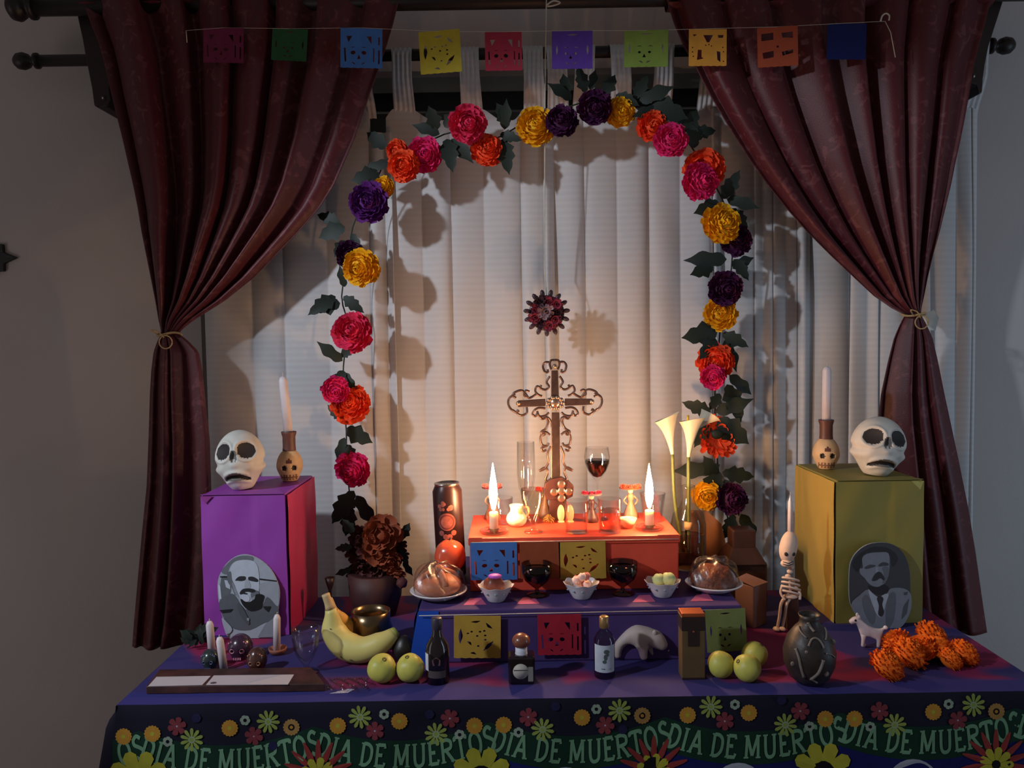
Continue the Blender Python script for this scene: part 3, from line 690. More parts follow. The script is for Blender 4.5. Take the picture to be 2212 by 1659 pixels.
# ------------------------------------------------------------------ portraits
def portrait(label, outline, layers, org, k, D, cxp, basepy, desc):
    s = S(D)
    t = thing('portrait_cutout', label, 'photograph', P(cxp, basepy, D)); t.location.z = ZT + .0005
    def mp(zx, zy, lift=0):
        px = org[0] + zx / k; py = org[1] + zy / k
        z = (basepy - py) * s; return Vector(((px - cxp) * s, z * .07 - lift, z))
    g = lambda v: mat('print_grey_%d' % v, (v * 1.04, v * 1.08, min(255, v * 1.14 + 2)), .4, var=.05, vscale=80)
    out = [tuple(p) for p in cr(outline, 3, True)]
    MB().prism(out, lambda a, c: mp(a, c), (0, .004, 0)).build('board', g(150), t, smooth=False)
    b_ = MB(); mats = []; ml = {}
    for n_, (gv, pts) in enumerate(layers):
        if gv not in ml: ml[gv] = len(mats); mats.append(g(gv))
        pp = [tuple(p) for p in cr(pts, 3, True)] if len(pts) > 4 else pts
        b_.poly(pp, lambda a, c, n_=n_: mp(a, c, .0004 + .00012 * n_), ml[gv])
    b_.build('printed_picture', mats, t, smooth=False)['label'] = desc
    st = MB().prism([(0, 0), (.05, 0), (0, .12)], lambda a, c: (0, a + c * .07 + .004, c), (.003, 0, 0)).build('stand', g(120), t, smooth=False)
    return t
outL = [(918, 430), (940, 330), (1000, 230), (1080, 165), (1170, 140), (1260, 158), (1360, 215), (1440, 300), (1490, 400), (1515, 510), (1500, 660), (1478, 800), (1470, 925), (1400, 938), (1100, 938), (1010, 925), (965, 740), (930, 600)]
layL = [(150, outL),
 (98, [(955, 300), (1000, 240), (1080, 172), (1170, 150), (1262, 162), (1262, 205), (1180, 190), (1090, 205), (1040, 255), (1010, 330)]),
 (90, [(955, 360), (1030, 360), (1050, 480), (1010, 560), (950, 560)]),
 (172, [(985, 380), (1035, 390), (1040, 470), (1000, 450)]),
 (185, [(925, 420), (945, 440), (955, 560), (935, 560)]),
 (84, [(930, 600), (1000, 530), (1080, 520), (1180, 660), (1330, 650), (1400, 540), (1500, 640), (1485, 800), (1380, 790), (1230, 860), (1080, 850), (990, 770)]),
 (140, [(1330, 420), (1490, 410), (1510, 540), (1495, 640), (1420, 560), (1350, 530), (1325, 480)]),
 (25, [(945, 343), (1045, 343), (1045, 358), (945, 355)]), (30, [(1325, 370), (1490, 392), (1490, 404), (1325, 384)]),
 (170, [(1042, 290), (1062, 235), (1110, 200), (1180, 190), (1255, 200), (1300, 240), (1318, 320), (1320, 400), (1318, 480), (1300, 560), (1250, 600), (1190, 600), (1130, 550), (1090, 480), (1060, 400)]),
 (92, [(1015, 320), (1050, 300), (1062, 380), (1090, 440), (1110, 520), (1085, 520), (1055, 450), (1020, 400)]),
 (125, [(1060, 400), (1100, 470), (1130, 550), (1095, 520), (1070, 460)]),
 (42, [(1090, 385), (1120, 352), (1160, 345), (1192, 352), (1188, 382), (1150, 392), (1115, 388)]),
 (42, [(1218, 355), (1262, 352), (1310, 380), (1305, 402), (1262, 396), (1222, 384)]),
 (150, [(1192, 380), (1218, 380), (1240, 450), (1200, 462), (1180, 450)]),
 (96, [(1262, 480), (1318, 495), (1305, 550), (1255, 570), (1238, 520)]), (36, [(1132, 508), (1160, 470), (1205, 462), (1262, 468), (1288, 488), (1262, 504), (1210, 494), (1180, 500), (1212, 514), (1160, 524)]),
 (24, [(1140, 560), (1200, 590), (1250, 580), (1290, 520), (1365, 530), (1350, 600), (1335, 655), (1240, 680), (1170, 630)]),
 (175, [(1150, 520), (1195, 520), (1228, 545), (1225, 580), (1190, 588), (1155, 560)]),
 (130, [(1240, 560), (1285, 530), (1275, 565), (1250, 580)]),
 (28, [(938, 665), (1068, 655), (1040, 685), (965, 692)]), (30, [(1355, 635), (1432, 635), (1405, 690), (1375, 665)]),
 (74, [(1110, 600), (1160, 640), (1225, 780), (1200, 800), (1130, 700)]),
 (150, [(960, 740), (1010, 780), (1060, 850), (1010, 900), (985, 850)]),
 (120, [(1380, 800), (1470, 740), (1470, 925), (1300, 930)]), (130, [(1200, 740), (1225, 745), (1222, 770), (1202, 765)])]
portrait('arched grey cutout photograph of a smiling older person leaning on the purple box', outL, layL, (260, 1180), 4.366, 1.89, 540, 1396, 'printed picture of a balding person in an open collared shirt')
outR = [(775, 600), (795, 500), (850, 420), (940, 362), (1060, 345), (1160, 365), (1232, 420), (1280, 510), (1300, 620), (1302, 780), (1305, 900), (1265, 1010), (1200, 1085), (1100, 1120), (960, 1110), (860, 1020), (790, 900), (770, 800)]
layR = [(56, outR), (40, [(800, 520), (880, 430), (1000, 380), (1130, 400), (1200, 480), (1150, 560), (1120, 440), (1000, 425), (900, 450), (880, 540), (840, 600)]),
 (112, [(888, 480), (935, 440), (1040, 430), (1118, 440), (1125, 540), (1112, 640), (1070, 705), (1010, 728), (950, 705), (905, 650), (868, 610), (866, 568), (893, 560)]),
 (64, [(905, 560), (950, 535), (1000, 540), (1000, 552), (955, 566), (920, 572)]), (60, [(1028, 540), (1065, 515), (1112, 525), (1112, 545), (1070, 548), (1035, 552)]),
 (90, [(1060, 560), (1115, 560), (1105, 650), (1060, 700), (1075, 620)]), (128, [(1000, 560), (1022, 560), (1030, 605), (1000, 610)]),
 (44, [(968, 672), (990, 625), (1020, 598), (1050, 605), (1078, 655), (1070, 672), (1040, 652), (1005, 672)]),
 (36, [(938, 715), (1010, 732), (1075, 705), (1110, 745), (1060, 790), (1000, 790), (955, 755)]),
 (108, [(780, 880), (860, 795), (935, 748), (1010, 830), (1090, 790), (1130, 742), (1235, 742), (1300, 790), (1305, 900), (1265, 1010), (1200, 1085), (1100, 1120), (960, 1110), (860, 1020)]),
 (150, [(933, 748), (965, 775), (1020, 815), (1075, 790), (1110, 795), (1080, 880), (1045, 985), (1000, 960), (960, 860)]),
 (42, [(1006, 825), (1035, 805), (1064, 828), (1052, 880), (1066, 945), (1042, 985), (1014, 960), (1022, 890)]),
 (86, [(1110, 800), (1170, 790), (1150, 1000), (1090, 1090), (1080, 960)]), (90, [(880, 830), (930, 800), (990, 960), (960, 1050), (900, 950)]),
 (70, [(1235, 900), (1285, 830), (1260, 960), (1215, 1010)]), (66, [(1240, 780), (1275, 770), (1265, 800), (1245, 800)])]
portrait('dark arched cutout photograph of a person with moustache and tie leaning on the mustard box', outR, layR, (1640, 1100), 3.95, 1.895, 1903, 1374, 'printed picture of a person in a suit and tie')

# ------------------------------------------------------------------ plaster skulls
M_pl = mat('plaster_white', (196, 192, 184), .6, var=.08, vscale=30, bump=.2, bscale=40)
M_hole = mat('skull_black_paint', (40, 34, 34), .7, var=.15)
M_grey = mat('skull_grey_shade', (108, 104, 100), .7, var=.15)
def inel(X, Z, cx_, cz_, rx, rz, rot=0):
    a, b_ = X - cx_, Z - cz_; c, s = math.cos(rot), math.sin(rot); u, v = a * c + b_ * s, -a * s + b_ * c
    return (u / rx) ** 2 + (v / rz) ** 2
def skull_mesh(hw, hh, hd):
    seg, rings = 140, 110; V = []; fcs = []
    for i in range(rings + 1):
        th = math.pi * i / rings
        for k in range(seg):
            a = 2 * math.pi * k / seg
            x, y, z = math.sin(th) * math.cos(a), math.sin(th) * math.sin(a), math.cos(th)
            X, Y, Z = x, y, z
            low = smooth((.15 - z) / .9)
            X *= 1 - .22 * low - .10 * math.exp(-((z + .05) / .13) ** 2) * (abs(x) > .3) * abs(x)
            if Z < -.86: Z = -.86 - (Z + .86) * .1
            if abs(z) < .9: X *= 1 + .12 * math.exp(-((z + .22) / .14) ** 2) * abs(x)
            Y *= 1 - .3 * low * (1 if y > 0 else .25)
            if y < 0:
                f_ = min(1, -y * 1.6)
                for cxx, rt in ((-.46, .35), (.46, -.35)):
                    e = inel(X, Z, cxx, .40, .34, .25, rt); Y += .20 * max(0, 1 - e * .8) * f_ ; Y -= .05 * math.exp(-((e - 1.5) / .35) ** 2) * f_
                e = inel(X, Z, 0, .24, .15, .2); Y += .14 * max(0, 1 - e) * f_
                e = inel(X, Z, 0, -.02, .16, .1); Y -= .05 * math.exp(-e) * f_
                zc = -.38 - .55 * X * X; dm = (Z - zc)
                if abs(X) < .5:
                    Y += .16 * math.exp(-(dm / .045) ** 2) * f_; Y -= .07 * math.exp(-((dm - .13) / .07) ** 2) * f_; Y -= .07 * math.exp(-((dm + .13) / .07) ** 2) * f_
                Y -= .05 * math.exp(-inel(X, Z, 0, -.72, .3, .14)) * f_
                Y -= .05 * (math.exp(-inel(X, Z, .6, -.1, .18, .14)) + math.exp(-inel(X, Z, -.6, -.1, .18, .14))) * f_
            V.append(Vector((X * hw, Y * hd, Z * hh + .87 * hh)))
    for i in range(rings):
        for k in range(seg):
            k2 = (k + 1) % seg; fcs.append((i * seg + k, (i + 1) * seg + k, (i + 1) * seg + k2, i * seg + k2))
    return V, fcs
def patch(V, fcs, pred, hw, hh, off, name, m, parent, zoff):
    sel = []
    for f in fcs:
        c = sum((V[i] for i in f), Vector()) / 4
        if c.y < 0 and pred(c.x / hw, (c.z - zoff) / hh): sel.append(f)
    ids = sorted({i for f in sel for i in f}); mp = {a: n for n, a in enumerate(ids)}
    b_ = MB(); b_.add([V[i] + Vector((0, -off, 0)) for i in ids], [tuple(mp[i] for i in f) for f in sel]); return b_.build(name, m, parent)
def big_skull(label, loc, rz, tilt):
    hw, hh, hd = .060, .078, .066
    t = thing('plaster_skull', label, 'skull', loc, rz); t.rotation_euler = (0, tilt, rz)
    V, fc = skull_mesh(hw, hh, hd); z0 = .87 * hh
    MB().add(V, fc).build('cranium', M_pl, t, weld=True)
    patch(V, fc, lambda X, Z: inel(X, Z, -.46, .40, .33, .23, .35) < 1 , hw, hh, .0006, 'eye_socket', M_hole, t, z0)
    patch(V, fc, lambda X, Z: inel(X, Z, .46, .40, .33, .23, -.35) < 1, hw, hh, .0006, 'eye_socket', M_hole, t, z0)
    patch(V, fc, lambda X, Z: inel(X, Z, 0, .26, .14, .19) < 1 and not (Z < .16 and abs(X) < .03), hw, hh, .0006, 'nose_cavity', M_grey, t, z0)
    patch(V, fc, lambda X, Z: abs(X) < .48 and abs(Z + .38 + .55 * X * X) < .10 * (1 - (X / .5) ** 2) + .03, hw, hh, .0005, 'lips', M_grey, t, z0)
    patch(V, fc, lambda X, Z: abs(X) < .45 and abs(Z + .38 + .55 * X * X) < .055, hw, hh, .0009, 'mouth', M_hole, t, z0)
    return t
p = P(525, 1060, 1.99); big_skull('white plaster skull with drooping mouth on the purple box', (p.x, 1.99, ZB + .002), R(4), R(-3))
p = P(1889, 1030, 2.0); t = big_skull('white plaster skull with drooping mouth on the mustard box', (p.x, 2.0, ZY + .002), R(-6), R(6)); t.scale = (1.08, 1.05, 1.0)

# skull candle holders
M_clay = mat('cream_clay', (196, 164, 126), .6, var=.12, vscale=40, bump=.2)
M_neck = mat('brown_clay_neck', (92, 56, 48), .5, var=.15)
M_wax = mat('white_wax', (206, 196, 200), .45, var=.04, sss=.2)
def small_skull_V(hw, hh, hd):
    V, fc = [], []; seg, rings = 80, 64
    for i in range(rings + 1):
        th = math.pi * i / rings
        for k in range(seg):
            a = 2 * math.pi * k / seg; x, y, z = math.sin(th) * math.cos(a), math.sin(th) * math.sin(a), math.cos(th)
            X, Y, Z = x, y, z; low = smooth((.0 - z) / .5)
            X *= 1 - .12 * low; Y *= 1 - .1 * low
            if Z < -.8: Z = -.8 - (Z + .8) * .1
            if y < 0:
                f_ = min(1, -y * 1.5)
                for c_ in (-.36, .36): Y += .2 * max(0, 1 - inel(X, Z, c_, -.02, .2, .18)) * f_
                Y -= .1 * math.exp(-inel(X, Z, 0, -.55, .5, .2)) * f_; Y += .05 * math.exp(-((Z + .55) / .03) ** 2) * f_ * (abs(X) < .5)
            V.append(Vector((X * hw, Y * hd, Z * hh + .81 * hh)))
    for i in range(rings):
        for k in range(seg):
            k2 = (k + 1) % seg; fc.append((i * seg + k, (i + 1) * seg + k, (i + 1) * seg + k2, i * seg + k2))
    return V, fc
def skull_holder(label, loc, rz, h_candle, lean, clab):
    hw, hh, hd = .034, .047, .034
    t = thing('skull_candle_holder', label, 'candle holder', loc, rz)
    V, fc = small_skull_V(hw, hh, hd); z0 = .81 * hh
    MB().add(V, fc).build('skull_body', M_clay, t, weld=True)
    for c_ in (-.36, .36): patch(V, fc, lambda X, Z, c_=c_: inel(X, Z, c_, -.02, .17, .15) < 1, hw, hh, .0006, 'eye_socket', M_hole, t, z0)
    patch(V, fc, lambda X, Z: inel(X, Z, -.12, .34, .13, .11) < 1 or inel(X, Z, .12, .34, .13, .11) < 1 or inel(X, Z, 0, .44, .1, .1) < 1, hw, hh, .0006, 'forehead_flower', M_neck, t, z0)
    patch(V, fc, lambda X, Z: abs(X) < .62 and -.72 < Z < -.38 and (int((X + 2) * 9) % 2 == 0 or abs(Z + .55) < .04), hw, hh, .0005, 'teeth', mat('teeth_lines', (120, 84, 66), .7), t, z0)
    zt_ = 1.70 * hh
    MB().lathe([(.0175, zt_), (.0165, zt_ + .01), (.0165, zt_ + .036), (.0195, zt_ + .046), (.0195, zt_ + .05), (.013, zt_ + .05), (.0125, zt_ + .03), (0, zt_ + .03)], 28).build('neck', M_neck, t)
    c = thing('taper_candle', clab, 'candle', Vector(loc) + Vector((0, 0, zt_ + .0305)))
    c.rotation_euler = (0, lean, 0)
    MB().lathe([(0, 0), (.0115, 0), (.0112, h_candle - .012), (.008, h_candle - .004), (.003, h_candle), (0, h_candle)], 20, facet=lambda a, z: 1 + .04 * math.cos(6 * a)).build('wax', M_wax, c)
    MB().tube([(0, 0, h_candle - .002), (.001, 0, h_candle + .010)], .0009, 6).build('wick', mat('wick', (190, 180, 170), .8), c)
    return t
p = P(627, 1040, 2.10); skull_holder('cream clay skull candle holder behind the plaster skull on the purple box', (p.x, 2.10, ZB + .0005), R(12), .165, R(-4), 'unlit white taper candle in the skull holder on the purple box')
p = P(1785, 1020, 2.10); skull_holder('cream clay skull candle holder behind the plaster skull on the mustard box', (p.x + .003, 2.11, ZY + .0005), R(-14), .16, R(.5), 'unlit white taper candle in the skull holder on the mustard box')

# ------------------------------------------------------------------ flowers
def flower_mesh(rad, layers, cup, seed, wid=.28, core=0):
    """ball-like flower facing +z"""
    rnd = random.Random(seed); b_ = MB()
    if core: b_.ell((0, 0, 0), (rad * core, rad * core, rad * core * .9), 14, 8)
    for (n, elev, ln) in layers:
        off = rnd.uniform(0, 6)
        for k in range(n):
            a = 2 * math.pi * k / n + off + rnd.uniform(-.08, .08); el = R(elev + rnd.uniform(-7, 7)); l_ = rad * ln * rnd.uniform(.88, 1.08); w_ = rad * wid * rnd.uniform(.85, 1.2)
            d = Vector((math.cos(a) * math.cos(el), math.sin(a) * math.cos(el), math.sin(el))); s_ = Vector((-math.sin(a), math.cos(a), 0)); n_ = d.cross(s_).normalized() * -1
            if n_.z < 0: n_ = -n_
            v = []
            for t_, ww, c_ in ((.12, .25, 0), (.5, .85, -.05), (.82, 1.0, .02), (1.0, .6, .12)):
                m_ = d * l_ * t_ + n_ * rad * c_ * cup
                v += [m_ - s_ * w_ * ww * .5 + n_ * w_ * .12, m_ - n_ * w_ * .1, m_ + s_ * w_ * ww * .5 + n_ * w_ * .12]
            f = []
            for i in range(3): f += [(i * 3, i * 3 + 1, i * 3 + 4, i * 3 + 3), (i * 3 + 1, i * 3 + 2, i * 3 + 5, i * 3 + 4)]
            b_.add(v, f)
    return b_
BALL = [(15, -38, .92), (17, -20, .98), (18, -4, 1.0), (17, 12, .98), (16, 26, .96), (14, 40, .93), (11, 54, .9), (8, 68, .87), (5, 82, .85)]
FC = {'orange': (246, 84, 44), 'magenta': (222, 44, 112), 'yellow': (244, 176, 24), 'purple': (98, 36, 116), 'plum': (74, 26, 68), 'rose': (224, 56, 98)}
FM = {k: mat('petal_' + k, v, .65, var=.22, vscale=60, spec=.25, sss=.0) for k, v in FC.items()}
M_leaf = mat('silk_leaf', (25, 36, 28), .6, var=.25, vscale=30)
M_stem = mat('garland_vine', (30, 42, 28), .6, var=.2)
FMESH = {}
def flower(parent, q, r, c, tilt, spin, kind='ball', nm='flower', label=None):
    key = (c, kind)
    if key not in FMESH:
        b_ = flower_mesh(1.0, BALL if kind == 'ball' else [(20, 2, 1.0), (20, 10, .9), (16, 20, .75)], 1, hash(c) % 7 if False else len(c), .44 if kind == 'ball' else .3, .74 if kind == 'ball' else 0)
        me = b_.build('flower', [FM[c]]); FMESH[key] = me.data; bpy.data.objects.remove(me)
    o = bpy.data.objects.new(nm, FMESH[key]); COL.objects.link(o); o.parent = parent; o.location = q; o.scale = (r, r, r * .85)
    d = Vector((tilt[0], -1, tilt[1])).normalized(); o.rotation_euler = (d.to_track_quat('Z', 'Y') @ Euler((0, 0, spin)).to_quaternion()).to_euler()
    if label: o['label'] = label
    return o
def leaf_poly(L_, W_, lobes=3):
    pts = []
    n = 12
    for k in range(n + 1):
        t_ = k / n; w_ = W_ * math.sin(math.pi * t_ ** .8) * (1 + .22 * math.sin(t_ * lobes * 2 * math.pi)); pts.append((t_ * L_, w_))
    return pts
LEAFS = []
for s_ in range(3):
    b_ = MB(); pr = leaf_poly(1, (.30, .24, .2)[s_], (3, 4, 2)[s_])
    v = []
    for (x, w_) in pr: v += [(x, -w_, .06 * abs(w_) * 3 - .25 * x * x), (x, 0, -.25 * x * x), (x, w_, .06 * abs(w_) * 3 - .25 * x * x)]
    f = []
    for i in range(len(pr) - 1): f += [(i * 3, i * 3 + 1, i * 3 + 4, i * 3 + 3), (i * 3 + 1, i * 3 + 2, i * 3 + 5, i * 3 + 4)]
    b_.add(v, f); me = b_.build('leaf', M_leaf); LEAFS.append(me.data); bpy.data.objects.remove(me)
def leaf(parent, q, L_, ang, yaw=0, k=0, m=None):
    """leaf lying towards angle ANG in the xz plane seen from the front"""
    o = bpy.data.objects.new('leaf', LEAFS[k % 3]); COL.objects.link(o); o.parent = parent; o.location = q; o.scale = (L_,) * 3
    d = Vector((math.cos(ang), -.25 + yaw, math.sin(ang))).normalized(); n_ = (Vector((0, -1, 0)) - d * Vector((0, -1, 0)).dot(d)).normalized(); s_ = n_.cross(d)
    Mx = Matrix((d, s_, n_)).transposed(); o.rotation_euler = Mx.to_euler(); return o
DG = 2.27
gl = thing('flower_garland', 'arch of artificial flowers and dark leaves hung on the white curtains', 'garland', (.08, DG, 1.0))
Lg = lambda q: Vector(q) - Vector((.08, DG, 1.0))
vine = [(760, 1095), (752, 1040), (748, 980), (748, 930), (742, 850), (742, 790), (750, 700), (738, 640), (752, 560), (762, 490), (790, 430), (815, 385), (840, 340), (900, 320), (960, 290), (1010, 285), (1050, 305), (1090, 290), (1150, 255), (1215, 235), (1290, 215), (1370, 225), (1420, 250), (1480, 300), (1520, 360), (1560, 430), (1580, 500), (1580, 580), (1565, 650), (1555, 720), (1550, 790), (1545, 860), (1548, 930), (1550, 1000), (1560, 1070), (1575, 1130)]
MB().tube([Lg(P(x, y, DG + .02)) for x, y in cr(vine, 3)], .0022, 6).build('vine', M_stem, gl)
GF = [(763, 1012, 40, 'magenta'), (725, 842, 30, 'magenta'), (757, 873, 42, 'orange'), (762, 718, 43, 'rose'), (757, 550, 31, 'plum'), (780, 578, 40, 'yellow'), (828, 405, 24, 'yellow'), (797, 437, 42, 'purple'), (858, 326, 24, 'orange'), (872, 358, 33, 'orange'), (918, 334, 38, 'magenta'), (1009, 268, 40, 'rose'), (1052, 325, 35, 'orange'), (1214, 262, 34, 'plum'), (1157, 273, 41, 'yellow'), (1284, 232, 36, 'plum'), (1339, 243, 32, 'yellow'), (1449, 303, 36, 'magenta'), (1409, 273, 33, 'orange'), (1512, 392, 40, 'magenta'), (1521, 366, 44, 'orange'), (1558, 484, 42, 'yellow'), (1590, 520, 34, 'plum'), (1567, 622, 37, 'plum'), (1556, 678, 36, 'yellow'), (1540, 815, 27, 'magenta'), (1545, 782, 40, 'orange'), (1580, 1078, 34, 'plum'), (1528, 1070, 33, 'yellow')]
for n_, (x, y, r_, c) in enumerate(GF):
    front = .035 if n_ % 2 else .0
    flower(gl, Lg(P(x, y, DG - front)), r_ * S(DG) * 1.02, c, (random.uniform(-.35, .35), random.uniform(-.3, .3)), random.uniform(0, 6))
# the open flower seen from behind, with dark calyx
flower(gl, Lg(P(1548, 945, DG)), 48 * S(DG), 'orange', (.15, .35), 0, 'flat', label='open red flower turned away')
MB().ell(Lg(P(1549, 938, DG - .03)), (.017, .008, .014)).build('calyx', M_leaf, gl)
LP_ = [(745, 490, 200, 45), (735, 480, 160, 40), (760, 505, 300, 30), (745, 520, 240, 30), (725, 640, 215, 50), (745, 620, 100, 34), (735, 655, 190, 44), (742, 640, 320, 40), (740, 780, 140, 48), (742, 800, 250, 36), (735, 770, 30, 30), (745, 805, 300, 34), (748, 925, 330, 46), (742, 905, 140, 34), (745, 945, 250, 40), (750, 960, 290, 30), (765, 1060, 235, 62), (770, 1070, 300, 56), (755, 1050, 80, 36), (760, 1095, 255, 50), (840, 350, 200, 46), (835, 320, 140, 40), (850, 345, 320, 44), (880, 350, 10, 50), (820, 375, 195, 44), (815, 380, 250, 36), (950, 290, 160, 44), (945, 280, 110, 36), (965, 300, 280, 56), (975, 300, 310, 52), (960, 275, 45, 34), (1085, 300, 280, 56), (1090, 280, 85, 44), (1098, 270, 120, 36), (1080, 290, 340, 36), (1235, 215, 150, 44), (1225, 210, 100, 34), (1265, 200, 110, 40), (1275, 195, 75, 34), (1305, 205, 60, 34), (1330, 205, 330, 40), (1380, 220, 20, 56), (1400, 230, 340, 62), (1370, 215, 60, 40), (1420, 235, 200, 44), (1480, 285, 60, 40), (1490, 290, 10, 44), (1475, 270, 120, 34), (1500, 320, 100, 38), (1560, 430, 60, 48), (1570, 430, 340, 50), (1555, 440, 200, 44), (1580, 450, 300, 44), (1570, 560, 180, 64), (1540, 575, 200, 40), (1585, 560, 300, 40), (1580, 575, 20, 40), (1550, 715, 190, 56), (1560, 720, 330, 44), (1565, 735, 290, 52), (1545, 730, 230, 44), (1570, 830, 290, 62), (1575, 810, 320, 50), (1555, 850, 240, 30), (1535, 890, 160, 46), (1545, 890, 20, 60), (1550, 905, 320, 60), (1530, 905, 240, 50), (1545, 1010, 185, 66), (1550, 1015, 250, 52), (1560, 1020, 350, 52), (1565, 1035, 290, 60), (1545, 1030, 120, 40), (1585, 1110, 250, 44), (1600, 1110, 300, 54)]
for n_, (x, y, a, l_) in enumerate(LP_):
    leaf(gl, Lg(P(x, y, DG + .005)), l_ * S(DG) * 1.4, R(a), random.uniform(-.35, .25), n_)

# hanging rosette of resin flowers on a cord
DP = 2.26
hr = thing('hanging_rosette', 'round rosette of dark and pink flowers hanging on a cord above the cross', 'ornament', P(1181, 676, DP))
Lh = lambda q: Vector(q) - hr.location
M_ros = mat('rosette_pink', (140, 54, 72), .4, var=.3, vscale=90); M_ros2 = mat('rosette_dark', (60, 40, 48), .35, var=.3, vscale=90)
for k in range(15):
    a = 2 * math.pi * k / 15 + .1; q = Vector((math.cos(a) * .055, 0, math.sin(a) * .055))
    MB().ell((0, 0, 0), (.011, .004, .0065), 12, 8, M=Matrix.Rotation(-a, 3, 'Y')).build('bead_petal', M_ros2, hr, loc=q)
for k in range(9):
    a = 2 * math.pi * k / 9; rr = .036 if k % 2 else .030
    b_ = flower_mesh(.019, [(7, 5, 1.), (6, 30, .8), (4, 60, .5)], 1, k, .55); o = b_.build('small_flower', M_ros if k % 3 else M_ros2, hr, loc=(math.cos(a) * rr, -.006 - .004 * (k % 2), math.sin(a) * rr), rot=(R(90), 0, 0))
b_ = flower_mesh(.024, [(8, 5, 1.), (7, 30, .8), (5, 60, .5)], 1, 5, .5); b_.build('centre_flower', mat('rosette_grey', (150, 120, 128), .35), hr, loc=(-.004, -.014, .003), rot=(R(90), 0, 0))
MB().ell((0, .004, 0), (.05, .006, .05)).build('backing', M_ros2, hr)
MB().tube([(0, 0, .05), Lh(P(1176, 580, DP + .03)), Lh(P(1178, 120, DP)), Lh(P(1180, 14, 2.235)), Lh(P(1181, -20, 2.24))], .0018, 6).build('cord', M_thread, hr)
MB().tube(cr([Lh(P(1180, 12, 2.235)), Lh(P(1195, 2, 2.23)), Lh(P(1210, 6, 2.23)), Lh(P(1196, 12, 2.235)), Lh(P(1182, 14, 2.235))], 5), .0022, 6).build('bow', M_thread, hr)

# ------------------------------------------------------------------ ornate metal cross
DC = 2.03; kz = S(DC) / 2.86
pc = P(1199, 870, DC)
crs = thing('ornate_cross', 'ornate pewter openwork cross standing at the back of the orange step', 'cross', (pc.x, DC, Z2 + .0012))
zc = pc.z - Z2 - .0012
M_pew = mat('pewter', (108, 84, 76), .35, .75, var=.25, vscale=60)
M_pew2 = mat('pewter_light', (170, 140, 120), .3, .8, var=.2, vscale=60)
C = lambda x, y, d=0: Vector((x * kz, d, zc - y * kz))
def bar(pts, th=.007, nm='bar', m=M_pew): return MB().prism(pts, lambda a, c: C(a, c, -th / 2), (0, th, 0)).build(nm, m, crs, smooth=False, fixn=True, bevel=.0012)
bar([(-24, -30), (-20, -200), (20, -200), (24, -30)]); bar([(-60, -26), (-230, -18), (-230, 24), (-60, 20)]); bar([(60, -26), (230, -22), (230, 16), (60, 20)])
bar([(-22, 60), (-30, 470), (30, 470), (26, 60)])
sw = MB()
def scroll(pts, r=.0031, both=True):
    for s_ in ((1, -1) if both else (1,)):
        sw.tube([C(x * s_, y) for x, y in cr(pts, 5)], r, 7)
scroll([(0, -265), (22, -262), (30, -240), (20, -205)]); scroll([(24, -250), (55, -252), (72, -230), (62, -195), (42, -190), (44, -208)])
scroll([(30, -165), (50, -130), (36, -100), (58, -82), (88, -92), (84, -112)]); scroll([(88, -92), (110, -104), (122, -76), (104, -52), (80, -42)])
scroll([(110, -60), (140, -40), (165, -32), (190, -50), (180, -78), (158, -70)]); scroll([(165, -32), (200, -78), (245, -70), (262, -48), (240, -34)])
scroll([(245, -58), (282, -34), (290, 0), (275, 34), (246, 54)]); scroll([(262, 40), (246, 54), (222, 46)])
scroll([(176, 24), (176, 60), (210, 76), (238, 58), (228, 40)]); scroll([(60, 34), (100, 30), (128, 44), (140, 70), (122, 82), (112, 66)])
scroll([(112, 50), (98, 82), (60, 78), (38, 60)]); scroll([(98, 82), (80, 100), (48, 90), (26, 120), (22, 150)])
scroll([(60, 84), (44, 120), (60, 160), (88, 180), (76, 200), (62, 190)]); scroll([(34, 200), (66, 180), (92, 210), (86, 258), (56, 268), (42, 250)])
scroll([(56, 268), (88, 282), (78, 300), (58, 292)]); scroll([(30, 270), (50, 320), (46, 370), (70, 410), (104, 424)]); scroll([(104, 424), (70, 404), (50, 430), (66, 480), (34, 500)])
sw.build('scrollwork', M_pew, crs)
kn = MB()
for x, y, r_ in ((0, -225, 12), (-228, 0, 12), (228, -4, 12), (0, 0, 26)):
    kn.lathe([(0, .008), (r_ * kz, .007), (r_ * kz * 1.25, .003), (r_ * kz * 1.2, 0)], 16, Matrix.Translation(C(x, y)) @ Matrix.Rotation(R(90), 4, 'X'))
kn.build('boss', M_pew2, crs)
ct = MB()
for k in range(10):
    a = 2 * math.pi * k / 10; ct.ell(C(46 * math.cos(a), 34 * math.sin(a), -.004), (.0062, .004, .0052), 10, 6)
ct.build('centre_petals', M_pew2, crs)
bb = zc / kz
bar([(-70, 500), (-30, 470), (30, 460), (80, 490), (108, 520), (100, 580), (60, 600), (-60, 600), (-80, 560)], .03, 'base_block', mat('base_brown', (84, 48, 44), .5, .2))
for x, y in ((30, 500), (-16, 550), (76, 550), (30, 590), (30, 545)):
    MB().ell(C(x, y, -.018), (.0105, .004, .0105), 14, 8).build('base_stone', M_pew2, crs)
bar([(-40, 600), (60, 600), (70, bb), (-50, bb)], .03, 'base_foot', mat('base_brown', (84, 48, 44)))

